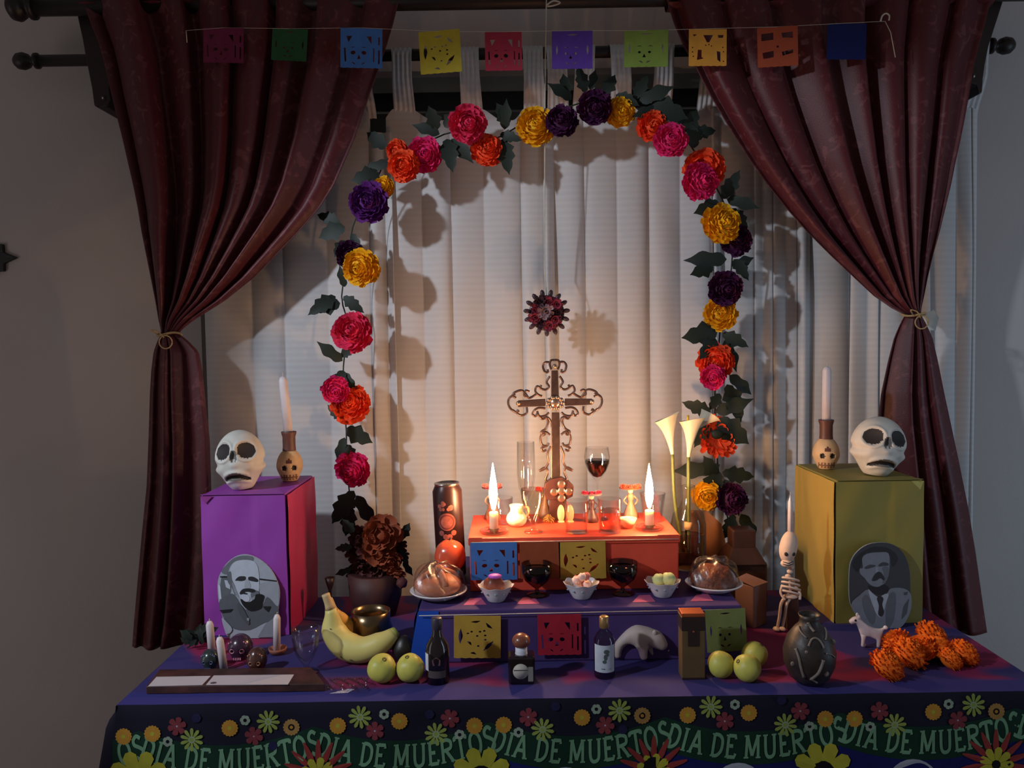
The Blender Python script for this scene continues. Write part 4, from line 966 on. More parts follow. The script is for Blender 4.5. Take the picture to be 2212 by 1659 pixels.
# ------------------------------------------------------------------ generic items
G = glass('clear_glass'); GD = glass('smoky_glass', (.45, .32, .28), .5); 
M_liq = glass('dark_wine', (.16, .09, .06), .3, .05)
M_water = glass('pinkish_water', (.86, .66, .58), .4, .1)
M_ceram = mat('white_ceramic', (214, 210, 214), .25, var=.03, coat=.3)
M_flame = bpy.data.materials.new('candle_flame'); M_flame.use_nodes = True
_n = M_flame.node_tree; _b = _n.nodes['Principled BSDF']; _n.nodes.remove(_b); _e = _n.nodes.new('ShaderNodeEmission'); _e.inputs[0].default_value = (1, .56, .26, 1); _e.inputs[1].default_value = FLAME
_n.links.new(_e.outputs[0], _n.nodes['Material Output'].inputs['Surface'])

def at(px, py, z, name, label, cat, rz=0, group=None, sc_=1):
    """a thing whose foot shows at the pixel, standing on the level z"""
    q = PZ(px, py, z); return thing(name, label, cat, (q.x, q.y, z + .0004), rz, group, sc_)
TOPZ = Z2 + .0012
def lit_candle(px, py, ph, pflame, dishlab, lab):
    d = at(px, py, TOPZ, 'glass_candle_dish', dishlab, 'candle dish'); s = S(d.location.y)
    MB().lathe([(0, .0), (.030, .0), (.034, .005), (.033, .009), (.028, .006), (.016, .005), (.013, .012), (.011, .012), (.011, .005), (0, .005)], 36, facet=lambda a, z: 1 + .02 * math.cos(12 * a)).build('dish', glass('dish_glass', (.92, .9, .86), .6), d)
    c = thing('lit_candle', lab, 'candle', d.location + Vector((0, 0, .0055)))
    h = ph * s
    MB().lathe([(0, 0), (.0105, 0), (.0105, h - .002), (.009, h), (.004, h - .002), (0, h - .002)], 24).build('wax', mat('lit_wax', (246, 234, 200), .4, sss=1.0, var=.03), c)
    MB().tube([(0, 0, h - .003), (.0, 0, h + .008)], .0009, 6).build('wick', mat('burnt_wick', (30, 24, 22), .9), c)
    fh = pflame * s
    MB().lathe([(0, h + .003), (.004, h + .007), (.0086, h + fh * .22), (.0100, h + fh * .36), (.0086, h + fh * .55), (.0048, h + fh * .75), (.002, h + fh * .92), (0, h + fh)], 20).build('flame', M_flame, c)
    return d
lit_candle(1067, 1152, 42, 108, 'glass saucer holding the lit candle nearer the tall drinks can', 'burning white candle stub nearer the tall drinks can')
lit_candle(1403, 1144, 38, 102, 'glass saucer holding the lit candle nearer the calla lilies', 'burning white candle stub nearer the calla lilies')

def tumbler(px, py, w_, h_, label, liq=None, lm=None, seg=32, taper=.92, mt=None):
    t = at(px, py, TOPZ, 'drinking_glass', label, 'glass'); s = S(t.location.y); r = w_ * s / 2; h = h_ * s
    MB().lathe([(0, .0), (r * taper, 0), (r, h), (r - .0015, h + .0005), (r * taper - .002, .006), (0, .006)], seg).build('tumbler', mt or G, t)
    if liq: MB().lathe([(0, .007), (r * taper - .0028, .007), (lerp(r * taper, r, liq) - .0028, h * liq), (0, h * liq)], seg).build('drink', lm or M_water, t)
    return t
tumbler(1246, 1150, 52, 70, 'empty straight tumbler in the middle of the orange step')
tumbler(1317, 1150, 52, 74, 'straight tumbler filled with pinkish drink on the orange step', .68)
tumbler(1080, 1130, 58, 56, 'short wide glass behind the burning candle nearer the drinks can')
tumbler(1410, 1126, 56, 62, 'flared glass behind the burning candle nearer the calla lilies', taper=.7)
def stemglass(px, py, z, w_, prof, label, liq=None, facet=None, m=None, lm=None, name='stem_glass', cat='glass'):
    t = at(px, py, z, name, label, cat); s = S(t.location.y)
    MB().lathe([(r * s, zz * s) for r, zz in prof], 36, facet=facet).build('glass', m or G, t)
    if liq: MB().lathe([(r * s * .95, zz * s) for r, zz in liq], 32).build('drink', lm or M_liq, t)
    return t
stemglass(1152, 1150, TOPZ, 50, [(0, 1), (20, 1), (19, 3), (5, 6), (4, 14), (7, 22), (14, 40), (20, 58), (24, 74), (25, 96), (24, 96), (22, 75), (18, 58), (12, 42), (0, 26)], 'faceted glass goblet beside the small clay jug', facet=lambda a, z: 1 + .05 * abs(math.cos(5 * a)), m=glass('cut_glass', (.9, .86, .8), .55))
stemglass(1291, 1122, TOPZ, 56, [(0, 1), (24, 1), (22, 3), (4, 6), (2.5, 12), (2.5, 84), (10, 92), (20, 106), (27, 124), (28, 138), (25, 158), (24, 158), (27, 138), (26, 124), (18, 106), (0, 90)], 'stemmed wine glass half full of dark wine behind the tumblers', liq=[(0, 92), (10, 95), (20, 107), (27, 124), (27.5, 130), (0, 130)])
stemglass(1138, 1122, TOPZ, 40, [(0, 1), (22, 1), (20, 3), (3, 6), (3, 40), (9, 50), (17, 70), (20, 100), (19, 170), (18, 170), (18, 100), (14, 72), (0, 52)], 'tall clear flute glass behind the faceted goblet')
# clay jug
t = at(1116, 1136, TOPZ, 'clay_jug', 'small cream clay jug with a green spot on the orange step', 'jug'); s = S(t.location.y)
MB().lathe([(0, 0), (14 * s, 0), (21 * s, 8 * s), (23 * s, 16 * s), (20 * s, 24 * s), (14 * s, 31 * s), (13 * s, 38 * s), (15.5 * s, 46 * s), (14.5 * s, 46 * s), (11.5 * s, 38 * s), (11 * s, 30 * s), (0, 10 * s)], 32).build('jug_body', mat('cream_glaze', (214, 204, 176), .3, coat=.3), t)
MB().tube(cr([(14 * s, 0, 40 * s), (25 * s, 0, 40 * s), (27 * s, 0, 28 * s), (20 * s, 0, 20 * s)], 5), 2.4 * s, 8).build('handle', mat('cream_glaze', (214, 204, 176)), t)
MB().ell((8 * s, -13.5 * s, 33 * s), (5 * s, 1.5 * s, 6 * s)).build('green_spot', mat('green_glaze', (110, 120, 80), .4), t)
# catrina figurines
def catrina(px, py, s_, label, body, hat, hatflower, hw=1.0, arms=True):
    t = at(px, py, TOPZ, 'skeleton_lady', label, 'figurine'); s = S(t.location.y) * s_
    mb = mat('fig_' + body[0], body[1], .5, var=.2, vscale=60)
    MB().lathe([(0, 0), (15 * s, 0), (12 * s, 10 * s), (6 * s, 26 * s), (4.5 * s, 32 * s), (7 * s, 40 * s), (5 * s, 46 * s), (0, 47 * s)], 20, facet=lambda a, z: 1 + .08 * math.cos(8 * a)).build('dress', mb, t)
    MB().ell((0, -.5 * s, 53 * s), (5.5 * s, 5.5 * s, 7 * s)).build('head', mat('fig_bone', (206, 190, 160), .5), t)
    MB().lathe([(0, 62 * s), (7 * s, 61 * s), (8 * s, 59 * s), (17 * s * hw, 58 * s), (17 * s * hw, 57 * s), (0, 56 * s)], 20).build('hat', mat('fig_' + hat[0], hat[1], .5, var=.2), t)
    for k in range(5):
        a = math.pi * (1.1 + .2 * k); o = flower_mesh(5 * s, [(6, 10, 1.), (5, 50, .8)], 1, k, .7).build('hat_flower', mat('fig_' + hatflower[0], hatflower[1], .5), t, loc=(13 * s * math.cos(a) * hw, 9 * s * math.sin(a), 61 * s), rot=(R(50), 0, 0))
    for sx in (-1, 1): MB().tube(cr([(sx * 6 * s, 0, 42 * s), (sx * 13 * s, -2 * s, 34 * s), (sx * 7 * s, -7 * s, 27 * s)], 4), 1.6 * s, 6).build('arm', mb, t)
    return t
catrina(1278, 1127, 1.05, 'skeleton lady figurine with pink flowers between the tumblers', ('dark_skirt', (74, 44, 44)), ('grey_hat', (110, 96, 92)), ('pink', (226, 70, 96)), 1.3)
catrina(1362, 1119, 1.15, 'skeleton lady figurine with broad rust brown hat near the lit candle', ('lace_dress', (150, 110, 86)), ('rust_hat', (140, 66, 46)), ('rust', (168, 76, 56)), 1.25)
catrina(1064, 1121, 1.2, 'skeleton lady figurine with plum hat behind the burning candle', ('pale_dress', (178, 150, 130)), ('plum_hat', (96, 34, 40)), ('rose2', (176, 84, 84)), 1.1)
catrina(1178, 1118, 1.05, 'skeleton lady figurine with red flowers behind the faceted goblet', ('tan_dress', (140, 100, 72)), ('red_hat', (150, 50, 50)), ('red2', (214, 66, 66)), 1.2)
# little white figures and straw
for px, dx, lab in ((1212, 0, 'small cream egg shaped figure nearer the goblet'), (1232, 0, 'small cream egg shaped figure nearer the tumblers')):
    t = at(px, 1128, TOPZ, 'egg_figure', lab, 'figurine'); s = S(t.location.y)
    MB().ell((0, 0, 19 * s), (8 * s, 7 * s, 19 * s)).build('egg_body', mat('cream_egg', (222, 190, 140), .5), t)
    MB().lathe([(0, 0), (8 * s, 0), (7 * s, 3 * s), (0, 3 * s)], 16).build('foot', mat('cream_egg', (222, 190, 140)), t)
t = at(1186, 1130, TOPZ, 'straw_bundle', 'small tangled straw bundle behind the goblet foot', 'straw'); s = S(t.location.y); b_ = MB()
for k in range(46):
    a, bb_ = random.uniform(0, 6.28), random.uniform(0, 6.28); r_ = random.uniform(6, 15) * s
    b_.tube([(r_ * math.cos(a), r_ * .6 * math.sin(a), random.uniform(1, 10) * s), (random.uniform(-3, 3) * s, random.uniform(-3, 3) * s, random.uniform(8, 19) * s), (r_ * math.cos(bb_), r_ * .6 * math.sin(bb_), random.uniform(1, 12) * s)], .0008, 4)
b_.build('straw_strands', mat('straw', (160, 120, 60), .6, var=.3), t)
# small cone cup
t = at(1356, 1140, TOPZ, 'cream_cup', 'small cream conical cup between tumbler and lit candle', 'cup'); s = S(t.location.y)
MB().lathe([(0, 0), (11 * s, 0), (20 * s, 21 * s), (18.5 * s, 21 * s), (10 * s, 3 * s), (0, 3 * s)], 28).build('cup_body', mat('cream_cup', (232, 186, 150), .4), t)
MB().lathe([(0, 17 * s), (16 * s, 17 * s), (9 * s, 20 * s), (0, 22 * s)], 20).build('cup_filling', mat('pinkish_salt', (214, 150, 130), .8), t)

# calla lilies in a glass bottle vase
q = PZ(1472, 1196, Z1); 
vs = thing('calla_vase', 'clear glass vase bottle with cork holding white calla lilies', 'vase', (P(1487, 1200, 2.02).x, 2.02, Z1 + .0004)); s = S(2.02)
MB().lathe([(0, 0), (36 * s, 0), (38 * s, 6 * s), (38 * s, 96 * s), (33 * s, 118 * s), (18 * s, 138 * s), (13 * s, 150 * s), (13 * s, 172 * s), (15 * s, 174 * s), (15 * s, 180 * s), (12 * s, 180 * s)], 36).build('bottle', glass('bottle_glass', (.86, .8, .72), .5), vs)
MB().lathe([(0, 3 * s), (34 * s, 3 * s), (35 * s, 72 * s), (0, 72 * s)], 32).build('water', glass('amber_water', (.7, .48, .3), .4), vs)
MB().lathe([(0, 84 * s), (9 * s, 84 * s), (9 * s, 100 * s), (0, 100 * s)], 14).build('inner_label', mat('paper_bit', (190, 150, 110), .7), vs)
M_cal = mat('calla_white', (188, 182, 162), .5, var=.05, sss=.3); M_cst = mat('calla_stem', (84, 92, 46), .5, var=.2)
def calla(px, py, label, tilt, sc__=1.0, D=2.02):
    top = P(px, py, D); base = Vector((vs.location.x, D, Z1 + .04))
    t = thing('calla_lily', label, 'flower', (base.x + (top.x - base.x) * .3, base.y, base.z))
    o_ = t.location; f0 = top - Vector((0, 0, 84 * s * sc__))
    MB().tube([p_ - o_ for p_ in cr([Vector((o_.x, D, o_.z)), base.lerp(f0, .5) + Vector(((top.x - base.x) * .35, 0, 0)), f0], 8)], [.0042] * 17, 8).build('stem', M_cst, t)
    def cf(u, v):
        a = (u - .5) * 2 * math.pi * 1.06; r = (4 + 17 * v ** 1.5 + 7 * v ** 6) * s * sc__ * (1 + .12 * math.sin(2 * a) * v * v); lip = math.cos(a - 1.2) * .5 + .5
        z = (v * 74 + 16 * v ** 3 * lip) * s * sc__
        return Vector((r * math.sin(a) * .95, -r * math.cos(a) * .8 * (1 if True else 1), z)) @ Matrix.Rotation(tilt, 3, 'Y') + (f0 - o_)
    MB().grid(36, 16, cf).build('spathe', M_cal, t)
    MB().tube([f0 - o_ + Vector((0, 0, 18 * s * sc__)), f0 - o_ + Vector((0, 0, 52 * s * sc__))], 2.6 * s, 8).build('spadix', mat('calla_yellow', (220, 180, 60), .6), t)
calla(1452, 898, 'white calla lily leaning towards the cross', R(8))
calla(1487, 904, 'white calla lily upright beside the red garland flower', R(-6))
calla(1486, 872, 'faded white calla lily, the highest one at the back', R(-50), .8, 2.06)

# dishes on the lower tier
def plate(px, py, w_, label, D=None):
    t = at(px, py, Z1, 'white_plate', label, 'plate'); s = S(t.location.y); r = w_ * s / 2
    MB().lathe([(0, 0), (r * .5, 0), (r * .62, .004), (r * .96, .016), (r, .019), (r * .97, .020), (r * .6, .008), (0, .005)], 48).build('dish', M_ceram, t); return t
pl = plate(948, 1291, 126, 'white plate with wrapped bread at the edge of the purple step')
s = S(pl.location.y)
br = thing('sweet_bread', 'round bread of the dead with bone shaped knobs wrapped in film', 'bread', pl.location + Vector((0, 0, .009)))
M_br = mat('bread_crust', (186, 118, 88), .5, var=.22, vscale=25, bump=.4, bscale=30)
MB().ell((0, 0, .022), (.054, .05, .026), 32, 18, fn=lambda d: d * (1 + .04 * math.sin(5 * d.x) * math.cos(4 * d.y))).build('loaf', M_br, br)
for k in range(4):
    a = R(25 + 90 * k); pts = [(math.cos(a) * r_, math.sin(a) * r_ * .9, z_) for r_, z_ in ((.006, .05), (.02, .051), (.036, .042), (.048, .028))]
    MB().tube(pts, [.009, .0065, .0085, .0075], 10).build('bone_knob', M_br, br)
MB().ell((.002, -.004, .055), (.014, .014, .013)).build('top_knob', M_br, br)
def wrap(parent, rx, ry, h, seed, m=None):
    rnd = random.Random(seed); cc = [(rnd.uniform(3, 9), rnd.uniform(0, 6)) for _ in range(5)]
    def fn(u, v):
        a = u * 2 * math.pi; n_ = sum(math.sin(c * a * .9 + p_ + v * c) for c, p_ in cc) * .034
        r_ = math.cos(v * math.pi / 2) ** .55 + n_; return Vector((rx * r_ * math.cos(a), ry * r_ * math.sin(a), .002 + h * math.sin(v * math.pi / 2) * (1 + n_)))
    return MB().grid(60, 14, fn).build('plastic_film', m or glass('cling_film', (.93, .88, .86), .62, .3), parent)
wrap(br, .060, .055, .066, 2)
pr = plate(1542, 1275, 124, 'white plate with a dark mound of rice and mole on the purple step')
md = thing('food_mound', 'heap of dark reddish food under crinkled film', 'food', pr.location + Vector((0, 0, .009)))
rnd = random.Random(9)
MB().ell((0, 0, .008), (.052, .05, .044), 40, 24, fn=lambda d: d * (1 + .06 * math.sin(11 * d.x + 5 * d.y) * math.sin(9 * d.z + 7 * d.y)) if d.z > 0 else Vector((d.x, d.y, d.z * .15))).build('heap', mat('mole_brown', (110, 58, 36), .45, var=.5, vscale=120, bump=.8, bscale=150), md)
wrap(md, .058, .055, .062, 5)
def scallop_bowl(px, py, label, foodlab, kind):
    t = at(px, py, Z1, 'scalloped_bowl', label, 'bowl'); s = S(t.location.y); r = 39 * s
    fc_ = lambda a, z: 1 + .05 * math.cos(8 * a) * min(1, max(0, z / (38 * s)))
    b_ = MB(); seg = 64; prof = [(0, .0), (r * .42, 0), (r * .5, .003), (r * .72, 18 * s), (r * .98, 35 * s), (r * 1.0, 36 * s), (r * .94, 35 * s), (r * .66, 17 * s), (r * .4, .005), (0, .005)]
    v = []
    for i, (rr, zz) in enumerate(prof):
        for k in range(seg):
            a = 2 * math.pi * k / seg; w_ = smooth(zz / (36 * s)); lift = 1.5 * s * math.cos(8 * a) * w_; v.append((rr * (1 + .03 * w_ * math.cos(8 * a)) * math.cos(a), rr * (1 + .03 * w_ * math.cos(8 * a)) * math.sin(a), zz + lift))
    b_.add(v, [(i * seg + k, i * seg + (k + 1) % seg, (i + 1) * seg + (k + 1) % seg, (i + 1) * seg + k) for i in range(len(prof) - 1) for k in range(seg)]); b_.build('bowl_body', M_ceram, t)
    for k in range(10):
        a = 2 * math.pi * k / 10 + .3; MB().ell((r * .80 * math.cos(a), r * .80 * math.sin(a), 22 * s), (.0032, .0032, .0022), 8, 6).build('blue_motif', mat('blue_grey_motif', (130, 146, 160), .4), t)
    f = thing('bowl_food', foodlab, 'food', t.location + Vector((0, 0, .008)))
    if kind == 'mole':
        MB().ell((-4 * s, 0, 24 * s), (24 * s, 22 * s, 24 * s), 24, 14, fn=lambda d: d * (1 + .08 * math.sin(6 * d.x) * math.sin(5 * d.y + 2 * d.z))).build('mole', mat('mole_sauce', (120, 60, 44), .4, var=.25), f)
        MB().ell((-2 * s, -2 * s, 47 * s), (15 * s, 12 * s, 6 * s)).build('purple_topping', mat('purple_topping', (170, 80, 190), .5), f)
    elif kind == 'pink':
        for k in range(7):
            a = k * 2.4; MB().ell((12 * s * math.cos(a), 11 * s * math.sin(a), (22 + 10 * (k % 3)) * s), 9 * s, 14, 8, fn=lambda d: d * (1 + .1 * math.sin(7 * d.x + 5 * d.z))).build('sweet', mat('pink_sweet_%d' % (k % 2), ((226, 190, 184), (186, 110, 108))[k % 2], .6, var=.2), f)
    else:
        for k, (x, y, z, r_) in enumerate(((-8, -2, 28, 15), (12, -4, 30, 16), (2, 8, 26, 13))):
            MB().ell((x * s, y * s, z * s), r_ * s, 16, 10, fn=lambda d: d * (1 + .06 * math.sin(7 * d.x + 5 * d.z))).build('green_ball', mat('pale_green_sweet', (176, 186, 130), .6, var=.15), f)
scallop_bowl(1072, 1298, 'scalloped white bowl nearest the wrapped bread', 'brown mole with a purple topping in the scalloped bowl', 'mole')
scallop_bowl(1256, 1292, 'scalloped white bowl in the middle of the purple step', 'pink and white sweets in the scalloped bowl', 'pink')
scallop_bowl(1431, 1288, 'scalloped white bowl nearest the plate of dark food', 'pale green balls in the scalloped bowl', 'green')
for px, py, lab in ((1160, 1287, 'dark smoky glass between the mole bowl and the pink sweets'), (1345, 1284, 'dark smoky glass between the pink sweets and the green balls')):
    stemglass(px, py, Z1, 60, [(0, 1), (22, 1), (22, 4), (5, 8), (4, 16), (12, 22), (27, 36), (33, 54), (33, 72), (31, 72), (31, 54), (24, 38), (0, 24)], lab, liq=[(0, 26), (22, 38), (29, 52), (30, 62), (0, 62)], m=GD, lm=glass('black_coffee', (.08, .04, .03), .3), name='smoky_glass')

# tall can, tomato-red fruit
D = 1.97; q = P(976, 1240, D)
cn = thing('drinks_can', 'tall black drinks can with a round orange print beside the orange step', 'can', (q.x, D, Z1 + .0004)); s = S(D); r = 32 * s
cn.rotation_euler = (0, R(-2), 0); hc = 208 * s
MB().lathe([(0, .003), (r * .7, 0), (r * .8, .0), (r, .008), (r, hc - .02), (r * .82, hc - .006)], 40).build('can_body', mat('black_can', (46, 24, 24), .35, .3, var=.15), cn)
MB().lathe([(r * .82, hc - .006), (r * .86, hc - .002), (r * .86, hc), (r * .82, hc), (r * .80, hc - .004), (0, hc - .004)], 40).build('can_lid', mat('aluminium', (190, 180, 170), .25, 1), cn)
MB().lathe([(0, 0), (.007, 0), (.007, .001), (0, .0012)], 14, Matrix.Translation((0, -.006, hc - .003))).build('pull_tab', mat('aluminium', (190, 180, 170)), cn)
M_cp = mat('can_print', (150, 80, 66), .5, var=.3, vscale=120)
def onc(th, z, off=.0006): return Vector(((r + off) * math.sin(th), -(r + off) * math.cos(th), z))
cb = MB()
def disc(th0, z0, rr, mi, off, n=20, ri=0):
    cb.add([onc(th0 + rr * math.cos(2 * math.pi * k / n) / r, z0 + rr * math.sin(2 * math.pi * k / n), off) for k in range(n)] + [onc(th0, z0, off)], [(k, (k + 1) % n, n) for k in range(n)], mi)
disc(-.05, hc - 80 * s, 19 * s, 0, .0006); disc(-.05, hc - 80 * s, 16.5 * s, 1, .0009); disc(-.05, hc - 80 * s, 13 * s, 0, .0012)
for k in range(9):
    disc(random.uniform(-.5, .3), hc - (46 + random.uniform(-10, 10)) * s, random.uniform(3.5, 6) * s, 0, .0006 + k * 1e-5, 8)
for k in range(4): disc(-.45 + k * .28, hc - (112 if k in (1, 2) else 104) * s, 6 * s, 0, .0006, 10)
cb.build('can_artwork', [M_cp, mat('can_print_dark', (110, 44, 40), .5)], cn)
D = 1.905; q = P(972, 1210, D)
fr = thing('red_fruit', 'shiny orange red fruit between the bread and the black can', 'fruit', (q.x, D, Z1 + .0004)); s = S(D)
MB().ell((0, 0, 38 * s), (34 * s, 32 * s, 38 * s), 32, 20, fn=lambda d: d * (1 - .08 * max(0, d.z) ** 6 + .015 * math.cos(5 * math.atan2(d.y, d.x)))).build('fruit_flesh', mat('fruit_red', (206, 82, 52), .22, var=.15, vscale=10, coat=.6), fr)
MB().tube([(0, 0, 72 * s), (.002, 0, 79 * s)], .0018, 6).build('stalk', M_stem, fr)
# stand under the fruit (so that it shows above the bread)
fr.location.z += .028
t = thing('saucer_stand', 'small dark bowl carrying the red fruit', 'bowl', (q.x, D, Z1 + .0004))
MB().lathe([(0, 0), (.022, 0), (.024, .004), (.030, .026), (.033, .034), (.031, .034), (.026, .027), (0, .026)], 28).build('stand_body', mat('dark_stoneware', (60, 36, 32), .4), t)

# ------------------------------------------------------------------ objects on the table
# bottles in the middle row
t = at(946, 1471, ZT, 'wine_bottle', 'small dark wine bottle beside the guavas', 'bottle'); s = S(t.location.y); r = 26 * s
MB().lathe([(0, 0), (r, 0), (r, 66 * s), (r * .92, 82 * s), (r * .5, 100 * s), (r * .4, 108 * s), (r * .38, 138 * s), (0, 138 * s)], 32).build('bottle_body', mat('black_glass', (26, 18, 22), .12, coat=.5), t)
MB().lathe([(r * .42, 116 * s), (r * .46, 118 * s), (r * .46, 140 * s), (r * .4, 142 * s), (0, 142 * s)], 24).build('capsule', mat('bottle_capsule', (52, 46, 60), .4), t)
def wrapl(parent, r_, a0, a1, z0, z1, nm, m, n=12):
    return MB().grid(n, 2, lambda u, v: Vector((r_ * math.sin(lerp(a0, a1, u)), -r_ * math.cos(lerp(a0, a1, u)), lerp(z0, z1, v)))).build(nm, m, parent)
wrapl(t, r + .0005, -1.3, -.75, 30 * s, 68 * s, 'white_label', mat('label_white', (190, 190, 200), .6))
wrapl(t, r + .0005, -.8, .8, 16 * s, 32 * s, 'grey_band', mat('label_grey', (70, 62, 64), .5))
MB().poly([(0, 12), (9, 4), (8, -8), (-8, -8), (-10, 4)], lambda a, c: Vector((a * s, -math.sqrt(max(0, (r + .0008) ** 2 - (a * s) ** 2)), (52 + c) * s))).build('crest', mat('label_crest', (96, 66, 66), .6), t, smooth=False)
t = at(1127, 1471, ZT, 'square_bottle', 'black square bottle with round brown stopper and white round label', 'bottle'); s = S(t.location.y)
MB().box(-29 * s, 29 * s, -22 * s, 22 * s, 0, 62 * s).build('bottle_body', mat('black_glass', (26, 18, 22)), t, smooth=False, bevel=.005)
MB().lathe([(14 * s, 61 * s), (13 * s, 66 * s), (13 * s, 80 * s), (0, 80 * s)], 24).build('neck_label', mat('label_white', (190, 190, 200)), t)
MB().ell((0, 0, 90 * s), (20 * s, 20 * s, 17 * s), 24, 14).build('stopper', mat('brown_wood_ball', (120, 66, 50), .35, var=.15, coat=.4), t)
MB().lathe([(0, .0008), (17 * s, .0008), (17 * s, 0)], 28, Matrix.Translation((-2 * s, -22.1 * s, 30 * s)) @ Matrix.Rotation(R(90), 4, 'X')).build('round_label', mat('label_cream', (176, 170, 160), .6), t)
MB().box(-17 * s, 14 * s, -23.4 * s, -23.2 * s, 32 * s, 34 * s).build('label_line', mat('label_grey', (70, 62, 64)), t, smooth=False)
MB().box(14 * s, 25 * s, -22.9 * s, -22.2 * s, 8 * s, 40 * s).build('side_label', mat('label_cream2', (120, 118, 112), .6), t, smooth=False)
t = at(1306, 1460, ZT, 'mini_bottle', 'small clear bottle with white label and gold cap beside the white animal', 'bottle'); s = S(t.location.y)
MB().lathe([(0, 0), (22 * s, 0), (23 * s, 4 * s), (23 * s, 82 * s), (16 * s, 96 * s), (8.5 * s, 104 * s), (8.5 * s, 112 * s), (0, 112 * s)], 28).build('bottle_body', glass('mini_bottle_glass', (.62, .55, .66), .5), t)
MB().lathe([(9.5 * s, 108 * s), (10.5 * s, 110 * s), (10.5 * s, 132 * s), (8 * s, 134 * s), (0, 134 * s)], 20).build('cap', mat('gold_cap', (150, 116, 76), .35, .5), t)
wrapl(t, 23.6 * s, -1.2, 1.0, 16 * s, 76 * s, 'paper_label', mat('label_pale', (176, 180, 190), .6))
lb = MB()
for cx_, cz_, rx, rz_ in ((.1, 62, .28, 5), (.0, 50, .18, 7), (-.1, 40, .2, 4), (.05, 24, .5, 1.2), (.2, 56, .12, 4)):
    lb.add([Vector((23.9 * s * math.sin(cx_ + rx * math.cos(a)), -23.9 * s * math.cos(cx_ + rx * math.cos(a)), (cz_ + rz_ * math.sin(a)) * s)) for a in [2 * math.pi * k / 10 for k in range(10)]], [tuple(range(10))])
lb.build('label_drawing', mat('label_ink', (70, 84, 84), .6), t, smooth=False)
# amber cologne box with dark window
t = at(1494, 1460, ZT, 'tall_carton', 'tall amber carton with dark top between the white animal and the guavas', 'box'); s = S(t.location.y)
MB().box(-25 * s, 25 * s, -20 * s, 20 * s, 0, 108 * s).build('carton_body', mat('amber_card', (92, 72, 44), .5, var=.1), t, smooth=False, bevel=.001)
MB().box(-26 * s, 26 * s, -21 * s, 21 * s, 108 * s, 138 * s).build('carton_top', mat('dark_card', (44, 30, 28), .45), t, smooth=False, bevel=.001)
MB().box(-25 * s, 25 * s, -20 * s, 20 * s, 138 * s, 146 * s).build('copper_lid', mat('copper_strip', (186, 96, 56), .3, .6), t, smooth=False, bevel=.001)
MB().box(-12 * s, 12 * s, -21.2 * s, -20 * s, 74 * s, 109 * s).build('dark_panel', mat('dark_card', (44, 30, 28)), t, smooth=False)
MB().ell((0, -21.4 * s, 106 * s), (2.4 * s, .6 * s, 2.4 * s), 10, 6).build('stud', mat('copper_strip', (186, 96, 56)), t)
MB().box(-25 * s, 25 * s, -20.6 * s, -19 * s, -0.0, 4 * s).build('dark_base', mat('dark_card', (44, 30, 28)), t, smooth=False)
# guavas
M_gua = mat('guava_skin', (186, 180, 84), .45, var=.12, vscale=22, bump=.12, bscale=90)
def guava(px, py, r_, label, z=ZT, rot=(0, 0, 0), sx=1.0):
    t = at(px, py, z, 'guava', label, 'fruit', 0, 'yellow guavas on the table'); s = S(t.location.y); r = r_ * s
    o = MB().ell((0, 0, 0), (r * sx, r * .96, r * 1.02), 28, 18, fn=lambda d: d * (1 + .02 * math.sin(4 * d.x + 3 * d.y) + .02 * math.cos(5 * math.atan2(d.y, d.x)) * (1 - d.z * d.z) - .10 * max(0, d.z) ** 10)).build('guava_flesh', M_gua, t, loc=(0, 0, r * .98), rot=rot)
    c_ = MB().lathe([(0, r * .90), (r * .12, r * .92), (r * .16, r * .97), (r * .06, r * .93)], 10).build('calyx', mat('guava_calyx', (90, 80, 40), .7), t, loc=(0, 0, r * .98), rot=rot); return t
guava(826, 1474, 32, 'yellow guava in front of the banana tip', rot=(.5, .3, 0))
guava(887, 1472, 31, 'yellow guava touching the small wine bottle', rot=(.3, -.2, 0))
guava(1557, 1462, 29, 'yellow guava next to the tall amber carton', rot=(-.5, .4, 0))
guava(1614, 1471, 30, 'frontmost yellow guava beside the bone decorated pot', rot=(.2, -.9, 0))
guava(1630, 1440, 28, 'hindmost yellow guava beside the bone decorated pot', rot=(.1, .6, 0))
# bananas
M_ban = mat('banana_skin', (204, 190, 112), .45, var=.08, vscale=14); M_ban2 = mat('banana_skin_side', (214, 168, 84), .45, var=.1, vscale=14)
M_tip = mat('banana_tip', (150, 150, 70), .6); M_spot = mat('banana_bruise', (92, 78, 50), .7)
bo = PZ(775, 1450, ZT)
def banana(pts, rad, label, m, D, spots, name='banana'):
    base = P(pts[0][0], pts[0][1], D); t = thing(name, label, 'fruit', (base.x, D, ZT), 0, 'bananas of one bunch')
    path = [Vector(P(x, y, D + dd)) - Vector(t.location) for x, y, dd in cr([(a, b_, c) for a, b_, c in pts], 6)]
    n_ = len(path); rr = [interp(rad, i / (n_ - 1)) * S(D) for i in range(n_)]
    zmin = min(p_.z - r_ for p_, r_ in zip(path, rr)); 
    if zmin < .001:
        for p_ in path: p_.z += .001 - zmin
    k0 = int(n_ * .16); k1 = int(n_ * .93)
    def pent(pa, ra, nm, mm): MB().tube(pa, ra, 12).build(nm, mm, t)
    pent(path[k0:k1 + 1], rr[k0:k1 + 1], 'peel', m); pent(path[:k0 + 1], rr[:k0 + 1], 'stalk', mat('banana_stalk', (186, 160, 116), .6)); pent(path[k1:], rr[k1:], 'tip', M_tip)
    for u, off, w_ in spots:
        i = int(u * (n_ - 1)); p_ = path[i]; MB().ell(p_ + Vector((0, -rr[i] * .93, off * rr[i] * .4)), (w_ * S(D), .0012, w_ * .45 * S(D)), 10, 6, M=Matrix.Rotation(.4, 3, 'Y')).build('bruise', M_spot, t)
    return t
